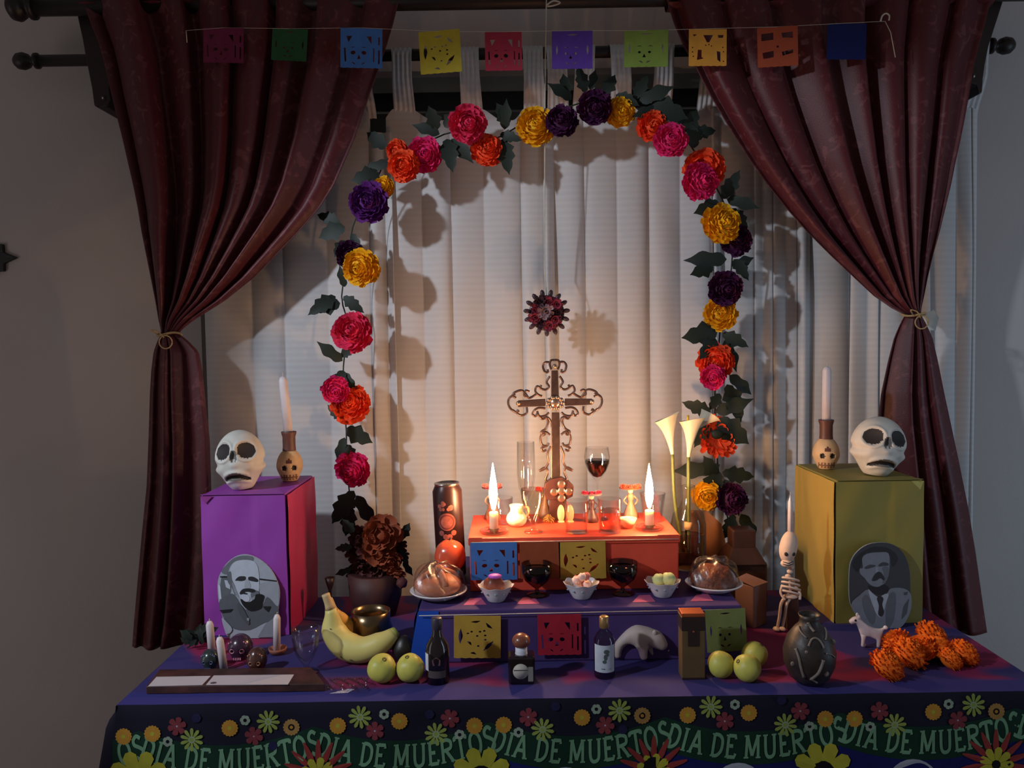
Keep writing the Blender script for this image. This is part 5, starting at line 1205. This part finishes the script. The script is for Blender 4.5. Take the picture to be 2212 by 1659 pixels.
banana([(704, 1306, 0), (716, 1345, 0), (722, 1385, 0), (745, 1415, -.01), (785, 1426, -.02), (830, 1408, -.02), (858, 1384, -.01)], [(0, 9), (.1, 9), (.2, 16), (.32, 27), (.55, 31), (.8, 25), (.93, 15), (1, 9)], 'green yellow banana, the front one of the bunch', M_ban, 1.75, ((.42, -.3, 3.5), (.52, -1.4, 5), (.6, -1.2, 3.5), (.33, .6, 2.5)))
banana([(712, 1312, .012), (728, 1346, .04), (750, 1370, .06), (785, 1392, .065), (830, 1400, .06), (850, 1394, .05)], [(0, 8), (.12, 8), (.25, 18), (.55, 24), (.85, 16), (1, 7)], 'orange tinted banana behind the front one', M_ban2, 1.75, ((.7, .9, 5),))
t = at(872, 1436, ZT, 'avocado', 'dark avocado behind the banana tip', 'fruit'); s = S(t.location.y)
MB().ell((0, .015, 30 * s), (27 * s, 24 * s, 30 * s), 24, 16, fn=lambda d: Vector((d.x * (1 - .2 * max(0, d.z)), d.y * (1 - .2 * max(0, d.z)), d.z))).build('avocado_skin', mat('avocado_dark', (34, 28, 26), .4, var=.3, bump=.3), t)
# brass bowl
t = at(803, 1398, ZT, 'brass_bowl', 'polished brass singing bowl behind the bananas', 'bowl'); s = S(t.location.y)
MB().lathe([(0, 0), (26 * s, 0), (40 * s, 10 * s), (46 * s, 28 * s), (46 * s, 44 * s), (42 * s, 58 * s), (42 * s, 82 * s), (40 * s, 82 * s), (40 * s, 60 * s), (44 * s, 42 * s), (40 * s, 16 * s), (0, 8 * s)], 48).build('bowl_body', mat('brass', (112, 94, 70), .25, .9, var=.12), t)
# dark goblet behind bananas
t = thing('candlestick', 'dark slim candlestick between the purple box and the brown bouquet', 'candlestick', (P(713, 1270, 2.0).x, 2.0, ZT + .0004)); s = S(2.0)
MB().lathe([(0, 0), (15 * s, 0), (14 * s, 3 * s), (5 * s, 8 * s), (3 * s, 20 * s), (3.5 * s, 70 * s), (8 * s, 84 * s), (11 * s, 98 * s), (9 * s, 98 * s), (0, 84 * s)], 20).build('stick', mat('dark_iron', (46, 30, 28), .5, .3), t)
# water goblet at left
t = at(662, 1453, ZT, 'water_goblet', 'clear pressed glass goblet in front of the purple box', 'glass'); s = S(t.location.y)
MB().lathe([(0, 1 * s), (25 * s, 1 * s), (24 * s, 3 * s), (8 * s, 8 * s), (5 * s, 14 * s), (8 * s, 22 * s), (18 * s, 36 * s), (26 * s, 56 * s), (29 * s, 80 * s), (30 * s, 100 * s), (28.5 * s, 100 * s), (27 * s, 80 * s), (24 * s, 56 * s), (15 * s, 37 * s), (0, 24 * s)], 40, facet=lambda a, z: 1 + .03 * abs(math.cos(6 * a))).build('goblet', glass('pressed_glass', (.94, .92, .94), .6), t)
# white birthday-size candles
def pcandle(px, py, h, w_, lean, label, z=ZT, base=None, D=None):
    t = at(px, py, z, 'small_candle', label, 'candle'); s = S(t.location.y); t.rotation_euler = (0, lean, 0)
    MB().lathe([(0, 0), (w_ * s / 2, 0), (w_ * s / 2 * .95, (h - 9) * s), (w_ * s * .3, (h - 2) * s), (0, h * s)], 20).build('wax', M_wax, t)
    MB().tube([(0, 0, (h - 1) * s), (.0005, 0, (h + 4) * s)], .0008, 5).build('wick', mat('wick', (190, 180, 170)), t); return t
pcandle(484, 1448, 76, 17, R(-6), 'white candle standing nearest the wooden tray')
def sugar_skull(px, py, w_, h_, label, c1, c2):
    t = at(px, py, ZT, 'painted_skull', label, 'figurine'); s = S(t.location.y)
    m1 = mat('paint_' + c1[0], c1[1], .25, var=.35, vscale=120, coat=.5); m2 = mat('paint_' + c2[0], c2[1], .3, var=.2)
    hw, hh = w_ * s / 2, h_ * s / 2; V, fc = small_skull_V(hw, hh, hw); MB().add(V, fc).build('skull_body', m1, t, weld=True)
    for sx in (-1, 1): MB().lathe([(hw * .22, .0), (hw * .16, .002), (hw * .12, 0)], 14, Matrix.Translation((sx * hw * .38, -hw * .86, hh * .8)) @ Matrix.Rotation(R(90), 4, 'X')).build('eye_ring', m2, t)
    for k in range(7):
        a = R(-60 + 20 * k); MB().ell((hw * .8 * math.sin(a), -hw * .62, hh * (1.15 + .32 * math.cos(a))), (.0022, .0016, .0022), 8, 6).build('paint_dot', m2, t)
    for k in range(4): MB().box((-.3 + .17 * k) * hw, (-.2 + .17 * k) * hw, -hw * .9, -hw * .86, hh * .16, hh * .32).build('tooth', m2, t, smooth=False)
    return t
sugar_skull(455, 1444, 40, 48, 'small painted skull in dark green and blue next to the tilted white candle', ('dark_green', (40, 50, 50)), ('blue_grey', (90, 96, 128)))
sugar_skull(556, 1450, 44, 60, 'small glossy brown painted skull in front of the portrait', ('gloss_brown', (70, 40, 34)), ('copper_dots', (166, 110, 84)))
sugar_skull(520, 1422, 54, 60, 'small painted skull with pink eyes in front of the portrait', ('deep_purple', (56, 34, 54)), ('pink_eyes', (200, 130, 150)))
pcandle(459, 1418, 80, 17, R(-3), 'white candle standing behind the dark green painted skull')
t = at(600, 1412, ZT, 'clay_saucer', 'small terracotta saucer holding a white candle beside the portrait', 'saucer'); s = S(t.location.y)
MB().lathe([(0, 0), (14 * s, 0), (19 * s, 8 * s), (20 * s, 13 * s), (18 * s, 13 * s), (12 * s, 4 * s), (0, 4 * s)], 24).build('saucer_body', mat('terracotta', (140, 84, 66), .7, var=.15), t)
p_ = pcandle(596, 1412, 84, 16, R(2), 'white candle on the terracotta saucer beside the portrait'); p_.location.x = t.location.x - .002; p_.location.y = t.location.y; p_.location.z += .0046
# pewter leaves cluster at far left
t = at(432, 1402, ZT, 'leaf_sprig', 'low dark green leafy sprig beside the purple box', 'plant')
for k in range(18):
    a = R(20 + 140 * random.random()); q = Vector((random.uniform(-.03, .025), random.uniform(-.015, .03), random.uniform(.0, .02))); leaf(t, q + Vector((0, 0, .006)), random.uniform(.025, .045), a, random.uniform(-.5, .3), k)
MB().tube([(-.03, 0, .003), (0, .01, .02), (.02, .01, .03)], .002, 6).build('stem', M_stem, t)

# flat wooden tray with cards and plastic film
z = ZT
A = PZ(316, 1502, ZT); B_ = PZ(700, 1494, ZT)
def onp(px, py, zz): return PZ(px, py, zz)
tr = thing('wooden_tray', 'long dark wooden box lying at the front of the table', 'tray', (A.x, A.y, ZT)); off = -Vector(tr.location)
c4 = [onp(316, 1500, ZT), onp(702, 1494, ZT), onp(672, 1457, ZT), onp(345, 1462, ZT)]
hT = .016
MB().prism([(p_.x, p_.y) for p_ in c4], lambda a, c: Vector((a, c, ZT + .0004)) + off, (0, 0, hT)).build('tray_body', mat('scorched_wood', (62, 34, 30), .55, var=.6, vscale=22), tr, smooth=False, fixn=True, bevel=.0015)
ztp = ZT + hT + .0006
for (pts, lab) in ((((320, 1483), (437, 1480), (455, 1461), (338, 1463)), 'blank pale card on the wooden box, the shorter one'), (((445, 1480), (622, 1479), (635, 1458), (462, 1460)), 'pale card with an oval mark on the wooden box, the longer one')):
    qs = [onp(a, c, ztp) for a, c in pts]; t = thing('paper_card', lab, 'card', qs[0]); of2 = -Vector(t.location)
    MB().prism([(p_.x, p_.y) for p_ in qs], lambda a, c: Vector((a, c, ztp)) + of2, (0, 0, .001)).build('card_sheet', mat('card_pale', (176, 168, 172), .6, var=.03), t, smooth=False)
    if 'oval' in lab:
        e_ = onp(461, 1475, ztp + .0012) + of2
        MB().ell(e_, (.0065, .005, .0004), 16, 6).build('oval_mark', mat('card_mark', (80, 72, 76), .6), t)
e1 = onp(735, 1497, ZT)
t = thing('plastic_bag', 'crumpled clear plastic wrapper at the end of the wooden box', 'wrapper', e1)
MB().grid(30, 20, lambda u, v: Vector((lerp(-.03, .05, u), lerp(-.01, .05, v), .003 + .012 * abs(math.sin(u * 11 + v * 7)) * math.sin(math.pi * v) + .006 * abs(math.sin(u * 23 - v * 13))))).build('film', glass('cling_film2', (.86, .82, .86), .55, .08), t)
MB().prism([(-.02, -.004), (.016, -.002), (.026, .014), (.012, .016)], lambda a, c: (a, c, .0008), (0, 0, .0006)).build('white_slip', mat('label_white', (190, 190, 200)), t, smooth=False)

# white bear-like animal
def limb(b_, pts, rad): b_.tube(cr([Vector(p_) for p_ in pts], 4), [interp([(k / (len(rad) - 1), r_) for k, r_ in enumerate(rad)], i / ((len(pts) - 1) * 4)) for i in range((len(pts) - 1) * 4 + 1)], 12)
t = at(1375, 1425, ZT, 'bear_figurine', 'white bear figurine walking, head lowered, in front of the purple step', 'figurine', R(-12)); s = S(t.location.y)
M_bear = mat('bear_white', (176, 160, 154), .6, var=.08, bump=.2)
def bodyskin(verts, edges, radii, name, m, parent, sub=2):
    me = bpy.data.meshes.new(name); me.from_pydata([Vector(v) for v in verts], edges, []); me.update()
    o = bpy.data.objects.new(name, me); COL.objects.link(o)
    sk = o.modifiers.new('k', 'SKIN'); 
    for i, r_ in enumerate(radii): me.skin_vertices[0].data[i].radius = (r_, r_)
    me.skin_vertices[0].data[0].use_root = True
    sb = o.modifiers.new('s', 'SUBSURF'); sb.levels = sub; sb.render_levels = sub
    me.materials.append(m); o.parent = parent
    dg = bpy.context.evaluated_depsgraph_get(); me2 = bpy.data.meshes.new_from_object(o.evaluated_get(dg)); o.modifiers.clear(); o.data = me2
    if not me2.materials: me2.materials.append(m)
    me2.polygons.foreach_set('use_smooth', [True] * len(me2.polygons)); me2.update(); return o
def mkskin(me_v): pass
def skinned(verts, edges, radii, name, m, parent, sub=2):
    me = bpy.data.meshes.new(name); me.from_pydata([Vector(v) for v in verts], edges, []); me.update()
    o = bpy.data.objects.new(name, me); COL.objects.link(o)
    bm = bmesh.new(); bm.from_mesh(me); lay = bm.verts.layers.skin.verify()
    for i, v in enumerate(bm.verts): v[lay].radius = (radii[i], radii[i]); v[lay].use_root = (i == 0)
    bm.to_mesh(me); bm.free()
    o.modifiers.new('k', 'SKIN'); sb = o.modifiers.new('s', 'SUBSURF'); sb.levels = sub; sb.render_levels = sub
    me.materials.append(m)
    dg = bpy.context.evaluated_depsgraph_get(); dg.update(); me2 = bpy.data.meshes.new_from_object(o.evaluated_get(dg)); o.modifiers.clear(); o.data = me2; o.parent = parent
    if not me2.materials: me2.materials.append(m)
    me2.polygons.foreach_set('use_smooth', [True] * len(me2.polygons)); me2.update(); return o
v = [(-34, 0, 54), (-10, 0, 60), (18, 0, 56), (32, 0, 52), (44, 0, 48), (56, 0, 37), (64, 0, 28),
     (14, -12, 36), (16, -12, 14), (18, -12, 5), (26, 12, 34), (32, 12, 14), (36, 12, 5), (-38, -12, 36), (-42, -12, 16), (-38, -12, 5), (-30, 12, 36), (-28, 12, 16), (-24, 12, 5)]
e = [(0, 1), (1, 2), (2, 3), (3, 4), (4, 5), (5, 6), (2, 7), (7, 8), (8, 9), (2, 10), (10, 11), (11, 12), (0, 13), (13, 14), (14, 15), (0, 16), (16, 17), (17, 18)]
r_ = [27, 26, 25, 20, 22, 15, 9, 13, 9, 8, 13, 9, 8, 13, 9, 8, 13, 9, 8]
skinned([(a * s, b_ * s, c * s) for a, b_, c in v], e, [x * s for x in r_], 'body', M_bear, t)
for sy in (-1, 1): MB().ell((40 * s, sy * 12 * s, 66 * s), (5 * s, 4 * s, 7 * s)).build('ear', M_bear, t)
MB().ell((70 * s, 0, 25 * s), (3 * s, 3.6 * s, 3 * s)).build('nose', mat('nose_dark', (60, 50, 50), .5), t)
for sy in (-1, 1): MB().ell((55 * s, sy * 11.5 * s, 43 * s), (2.2 * s, 1.8 * s, 2 * s)).build('eye', mat('nose_dark', (60, 50, 50)), t)

# small white dog on the right
t = at(1880, 1400, ZT, 'dog_figurine', 'tiny white dog figurine with a black eye before the moustached portrait', 'figurine', R(170)); s = S(t.location.y)
v = [(-16, 0, 34), (0, 0, 36), (14, 0, 42), (22, 0, 54), (30, 0, 64), (38, 0, 58), (44, 0, 54), (12, -6, 22), (12, -6, 4), (16, 7, 22), (18, 7, 4), (-18, -7, 22), (-20, -7, 4), (-16, 7, 22), (-14, 7, 4), (-24, 0, 42), (-30, 0, 46)]
e = [(0, 1), (1, 2), (2, 3), (3, 4), (4, 5), (5, 6), (2, 7), (7, 8), (2, 9), (9, 10), (0, 11), (11, 12), (0, 13), (13, 14), (0, 15), (15, 16)]
r_ = [10, 10, 11, 8, 10, 7, 5, 4.5, 3.5, 4.5, 3.5, 5, 3.5, 5, 3.5, 3, 3.5]
M_dog = mat('dog_white', (196, 182, 184), .5, var=.05)
skinned([(a * s, b_ * s, c * s) for a, b_, c in v], e, [x * s for x in r_], 'body', M_dog, t)
for sy in (-1, 1):
    MB().ell((26 * s, sy * 8 * s, 70 * s), (3 * s, 2 * s, 5 * s)).build('ear', M_dog, t)
    MB().ell((33 * s, sy * 8.2 * s, 63 * s), (2.4 * s, 1.8 * s, 2.6 * s)).build('eye', mat('black_dot', (20, 18, 20), .3), t)
    MB().ell((-31 * s if sy > 0 else 12 * s, 0 if sy > 0 else -6 * s, 47 * s if sy > 0 else 4 * s), 4.5 * s).build('white_tip', mat('white_tip', (220, 210, 210), .5), t)
# loose marigolds heads
M_mg = mat('marigold_orange', (224, 108, 28), .7, var=.25, vscale=80, spec=.2)
MARI = flower_mesh(1.0, [(20, -40, .95), (22, -25, 1.), (24, -10, 1.), (24, 4, 1.), (22, 18, 1.), (20, 32, .98), (17, 46, .96), (12, 60, .95), (8, 74, .93), (4, 86, .92)], .8, 3, .34, .86).build('m', M_mg); MD = MARI.data; bpy.data.objects.remove(MARI)
ml = [(1915, 1462, 40, 'marigold head nearest the table front'), (1962, 1438, 42, 'marigold head just behind the front one'), (1935, 1408, 34, 'marigold head beside the tiny white dog'), (2012, 1402, 40, 'highest marigold head beside the mustard box'), (1990, 1424, 36, 'marigold head in the middle of the heap'), (2030, 1424, 34, 'marigold head between the middle and the farthest one'), (2082, 1432, 34, 'marigold head nearest the table side'), (2052, 1442, 28, 'small marigold head low in the gap of the heap')]
for k, (px, py, r_, lab) in enumerate(ml):
    t = at(px, py, ZT, 'marigold_head', 'orange ' + lab, 'flower', 0, 'loose orange marigold heads'); s = S(t.location.y); r = r_ * s
    o = bpy.data.objects.new('petals', MD); COL.objects.link(o); o.parent = t; o.scale = (r, r, r * .8); o.location = (0, 0, r * .62); o.rotation_euler = (R(random.uniform(15, 60)), R(random.uniform(-20, 20)), random.uniform(0, 6))
    MB().lathe([(0, 0), (r * .18, .0), (r * .3, r * .3), (0, r * .5)], 12).build('calyx', mat('marigold_calyx', (70, 90, 40), .7), t)

# black pot decorated with bones
t = at(1748, 1473, ZT, 'bone_pot', 'round dark clay pot decorated with pale relief bones', 'pot'); s = S(t.location.y)
MB().lathe([(0, 0), (26 * s, 0), (42 * s, 14 * s), (54 * s, 42 * s), (56 * s, 70 * s), (48 * s, 100 * s), (32 * s, 122 * s), (22 * s, 132 * s), (20 * s, 142 * s), (24 * s, 152 * s), (22 * s, 152 * s), (17 * s, 142 * s), (18 * s, 130 * s), (0, 124 * s)], 44).build('pot_body', mat('black_clay', (44, 36, 34), .45, var=.4, vscale=30, bump=.3), t)
prof = [(26, 0), (42, 14), (54, 42), (56, 70), (48, 100), (32, 122), (22, 132)]
M_bone = mat('bone_relief', (112, 102, 96), .6, var=.2)
def onpot(a, z, off=1.5):
    rr = interp([(zz, r0) for r0, zz in prof], z); return Vector(((rr + off) * s * math.sin(a), -(rr + off) * s * math.cos(a), z * s))
def bone(pts, w_):
    path = [onpot(a, z_) for a, z_ in cr(pts, 4)]; n_ = len(path); MB().tube(path, [w_ * s * (1.35 if i in (0, n_ - 1) else 1) for i in range(n_)], 8).build('bone', M_bone, t)
def onpx(px, py):
    z_ = 1476 - py; rr = interp([(zz, r0) for r0, zz in prof], z_); return (math.asin(max(-.95, min(.95, (px - 1748) / rr))), z_)
for pts_, w_ in (([(1708, 1388), (1711, 1404), (1714, 1422), (1722, 1447)], 3.2), ([(1757, 1405), (1752, 1422), (1745, 1437), (1736, 1450)], 3.2), ([(1730, 1378), (1737, 1367), (1746, 1363), (1755, 1368), (1761, 1382)], 2.2),
                 ([(1714, 1348), (1722, 1354), (1730, 1364)], 1.7), ([(1780, 1352), (1774, 1360), (1768, 1368)], 1.9), ([(1738, 1336), (1742, 1344), (1747, 1352)], 2.8), ([(1765, 1393), (1778, 1398), (1786, 1405)], 1.7), ([(1733, 1450), (1742, 1455), (1748, 1459)], 1.8)):
    bone([onpx(*p_) for p_ in pts_], w_)
for px_, py_, r0_ in ((1702, 1423, 5.5), (1766, 1438, 6), (1789, 1378, 6.5), (1725, 1391, 4)):
    MB().ell(onpot(*onpx(px_, py_), off=.5), (r0_ * s, 2.5 * s, r0_ * s), 14, 8).build('flower_relief', M_bone, t)

# seated skeleton figure with a thin candle
q = P(1694, 1338, 1.90)
t = thing('skeleton_figure', 'carved pale skeleton figure with hanging legs beside the mustard box', 'figurine', (q.x, 1.90, ZT + .0004)); s = S(1.90)
M_sk = mat('carved_bone', (206, 178, 160), .6, var=.12, bump=.2)
zz = lambda py: (1360 - py) * s; xx = lambda px: (px - 1694) * s
def pt(px, py, y=0): return Vector((xx(px), y, zz(py)))
MB().ell(pt(1703, 1178), (19 * s, 19 * s, 36 * s), 24, 16, M=Matrix.Rotation(R(10), 3, 'Y')).build('head', M_sk, t)
MB().ell(pt(1697, 1213, -6 * s), (13 * s, 12 * s, 9 * s), 20, 12).build('jaw', M_sk, t)
for sx_ in (-8, 8): MB().ell(pt(1701 + sx_, 1190, -15 * s), (4.2 * s, 4 * s, 4.6 * s), 12, 8).build('eye_socket', M_hole, t)
for dy in (0, 5): MB().tube([pt(1685, 1206 + dy, -17 * s), pt(1697, 1209 + dy, -20 * s), pt(1708, 1206 + dy, -17 * s)], .9 * s, 5).build('teeth_line', M_hole, t)
for k, (px, py) in enumerate(((1708, 1224), (1706, 1233), (1702, 1243))): MB().ell(pt(px, py), (6.5 * s, 6.5 * s, 4.6 * s), 14, 8).build('vertebra', M_sk, t)
for k in range(4):
    y0 = 1250 + k * 9; hw_ = 17 + k * 1.5
    MB().tube([pt(1708 + hw_ * math.cos(a), y0 + 3 * k * .3 + 4 * math.sin(a) * -1 + (hw_ * math.cos(a)) * .25, -12 * s * math.sin(a)) for a in [2 * math.pi * i / 18 for i in range(19)]], 2.6 * s, 7).build('rib', M_sk, t)
MB().tube([pt(1706, 1246), pt(1708, 1290)], 3 * s, 8).build('spine', M_sk, t)
MB().ell(pt(1708, 1288), (17 * s, 12 * s, 6 * s)).build('pelvis', M_sk, t)
for dx in (0, 16):
    MB().tube(cr([pt(1690 + dx * 1.6, 1262), pt(1684 + dx * 2.6, 1278, -6 * s), pt(1692 + dx * 2.0, 1292, -12 * s)], 5), 2.8 * s, 8).build('arm', M_sk, t)
    MB().tube(cr([pt(1697 + dx, 1288), pt(1684 + dx * .8, 1300, -10 * s), pt(1680 + dx * .7, 1330, -10 * s), pt(1676 + dx * .7, 1352, -10 * s)], 5), 3.2 * s, 8).build('leg', M_sk, t)
    MB().ell(pt(1672 + dx * .8, 1355, -14 * s), (7 * s, 10 * s, 4.6 * s)).build('foot', M_sk, t)
MB().box(xx(1698), xx(1724), -8 * s, 26 * s, 0, zz(1292)).build('seat_block', mat('dark_seat', (70, 40, 30), .6), t, smooth=False, bevel=.002)
c = thing('thin_candle', 'thin white candle standing on the head of the skeleton figure', 'candle', t.location + pt(1707, 1146)); 
MB().lathe([(0, 0), (5.2 * s, 0), (4.6 * s, 66 * s), (1 * s, 80 * s), (0, 82 * s)], 14, facet=lambda a, z: 1 + .15 * math.sin(3 * a + z * 180)).build('wax', M_wax, c)
MB().tube([(0, 0, 80 * s), (0, 0, 88 * s)], .0007, 5).build('wick', mat('wick', (190, 180, 170)), c)

# dark square-shouldered jug and folded paper box
D = 2.06; q = P(1600, 1260, D)
t = thing('dark_jug', 'dark brown square shouldered jug behind the plate of dark food', 'jug', (q.x + .002, D, ZT + .0004)); s = S(D)
MB().box(-47 * s, 47 * s, -34 * s, 34 * s, 0, 108 * s).build('jug_body', mat('dark_lacquer', (46, 27, 21), .35, var=.2, coat=.3), t, smooth=False, bevel=.006)
b_ = MB(); b_.lathe([(60 * s, 106 * s), (36 * s, 138 * s)], 4, Matrix.Rotation(R(45), 4, 'Z') ); b_.build('shoulder', mat('dark_lacquer', (46, 27, 21)), t, smooth=False)
MB().box(-25 * s, 25 * s, -24 * s, 24 * s, 128 * s, 176 * s).build('neck', mat('dark_lacquer', (46, 27, 21)), t, smooth=False, bevel=.004)
D = 1.94; q = P(1622, 1300, D)
t = thing('paper_box', 'small pinkish folded paper box between the plate and the skeleton figure', 'box', (q.x, D, ZT + .0004), R(38)); s = S(D)
MB().box(-24 * s, 24 * s, -24 * s, 24 * s, 0, 92 * s).build('box_body', mat('pinkish_card', (112, 80, 72), .7, var=.1), t, smooth=False, bevel=.002)
MB().prism([(-26, -26), (26, -26), (20, 26), (-26, 20)], lambda a, c: (a * s, c * s, 92 * s + (c + 26) * .18 * s), (0, 0, .0012)).build('box_flap', mat('pinkish_card', (156, 100, 84)), t, smooth=False)
# kraft sheet behind the vase
D = 2.13; t = thing('kraft_board', 'brown kraft paper board behind the calla vase', 'board', (P(1525, 1200, D).x, D, ZT + .0004)); s = S(D)
MB().prism([(-32, 0), (44, 0), (44, 120), (34, 166), (2, 196), (-32, 196)], lambda a, c: (a * s, 0, c * s), (0, .006, 0)).build('board_sheet', mat('kraft', (150, 100, 66), .8, var=.1), t, smooth=False)

# brown bouquet at the left
D = 2.06; q = P(812, 1300, D)
bq = thing('flower_pot', 'dark pot with drooping orange and maroon fabric flowers behind the brass bowl', 'plant', (q.x, D, ZT + .0004)); s = S(D)
MB().lathe([(0, 0), (44 * s, 0), (56 * s, 40 * s), (60 * s, 92 * s), (54 * s, 92 * s), (0, 80 * s)], 32).build('pot', mat('dark_maroon_pot', (58, 30, 30), .6, var=.2), bq)
M_or2 = mat('rust_petal', (150, 72, 42), .7, var=.15, vscale=20); M_mar = mat('maroon_petal', (84, 38, 36), .7, var=.2, vscale=20)
zb_ = lambda py: (1332 - py) * s; xb = lambda px: (px - 812) * s
def bigpetal(px, py, rx, rz_, rot, m, y=-.02, nm='petal'):
    MB().ell((0, 0, 0), (rx * s, 12 * s, rz_ * s), 24, 14, fn=lambda d: d * (1 + .05 * math.sin(6 * math.atan2(d.z, d.x)))).build(nm, m, bq, loc=(xb(px), y, zb_(py)), rot=(random.uniform(-.3, .3), rot, random.uniform(-.3, .3)))
for (px, py, rr_, rx_) in ((832, 1152, 40, -.2), (826, 1188, 34, .1), (848, 1208, 26, .4), (862, 1240, 20, .6)):
    b_ = flower_mesh(rr_ * s, [(8, -20, 1.1), (8, 5, 1.1), (7, 30, .95), (5, 58, .75)], 1, px, .75, .5); b_.build('rust_flower', M_or2, bq, loc=(xb(px), -.03, zb_(py)), rot=(R(90) + rx_, random.uniform(-.3, .3), 0))
bigpetal(876, 1253, 12, 12, 0, M_mar, -.05)
for (px, py, rr_) in ((778, 1165, 24), (770, 1200, 24), (796, 1180, 26), (784, 1225, 26), (810, 1230, 24), (768, 1245, 20), (834, 1245, 22), (800, 1262, 24), (866, 1180, 16), (868, 1205, 16), (838, 1262, 20)):
    b_ = flower_mesh(rr_ * s, [(9, -10, 1.1), (9, 12, 1.05), (7, 35, .9), (5, 62, .7)], 1, px, .5); b_.build('maroon_flower', M_mar, bq, loc=(xb(px), random.uniform(-.01, .02), zb_(py)), rot=(R(90) + random.uniform(-.4, .4), random.uniform(-.4, .4), 0))
for n_, (px, py, a) in enumerate(((872, 1165, 60), (872, 1190, 290), (876, 1215, 300), (770, 1150, 130), (765, 1180, 190), (762, 1230, 200))): leaf(bq, (xb(px), -.01, zb_(py)), .045, R(a), 0, n_)
MB().tube([(0, 0, 70 * s), (0, 0, 120 * s)], 10 * s, 8).build('stems', M_stem, bq)
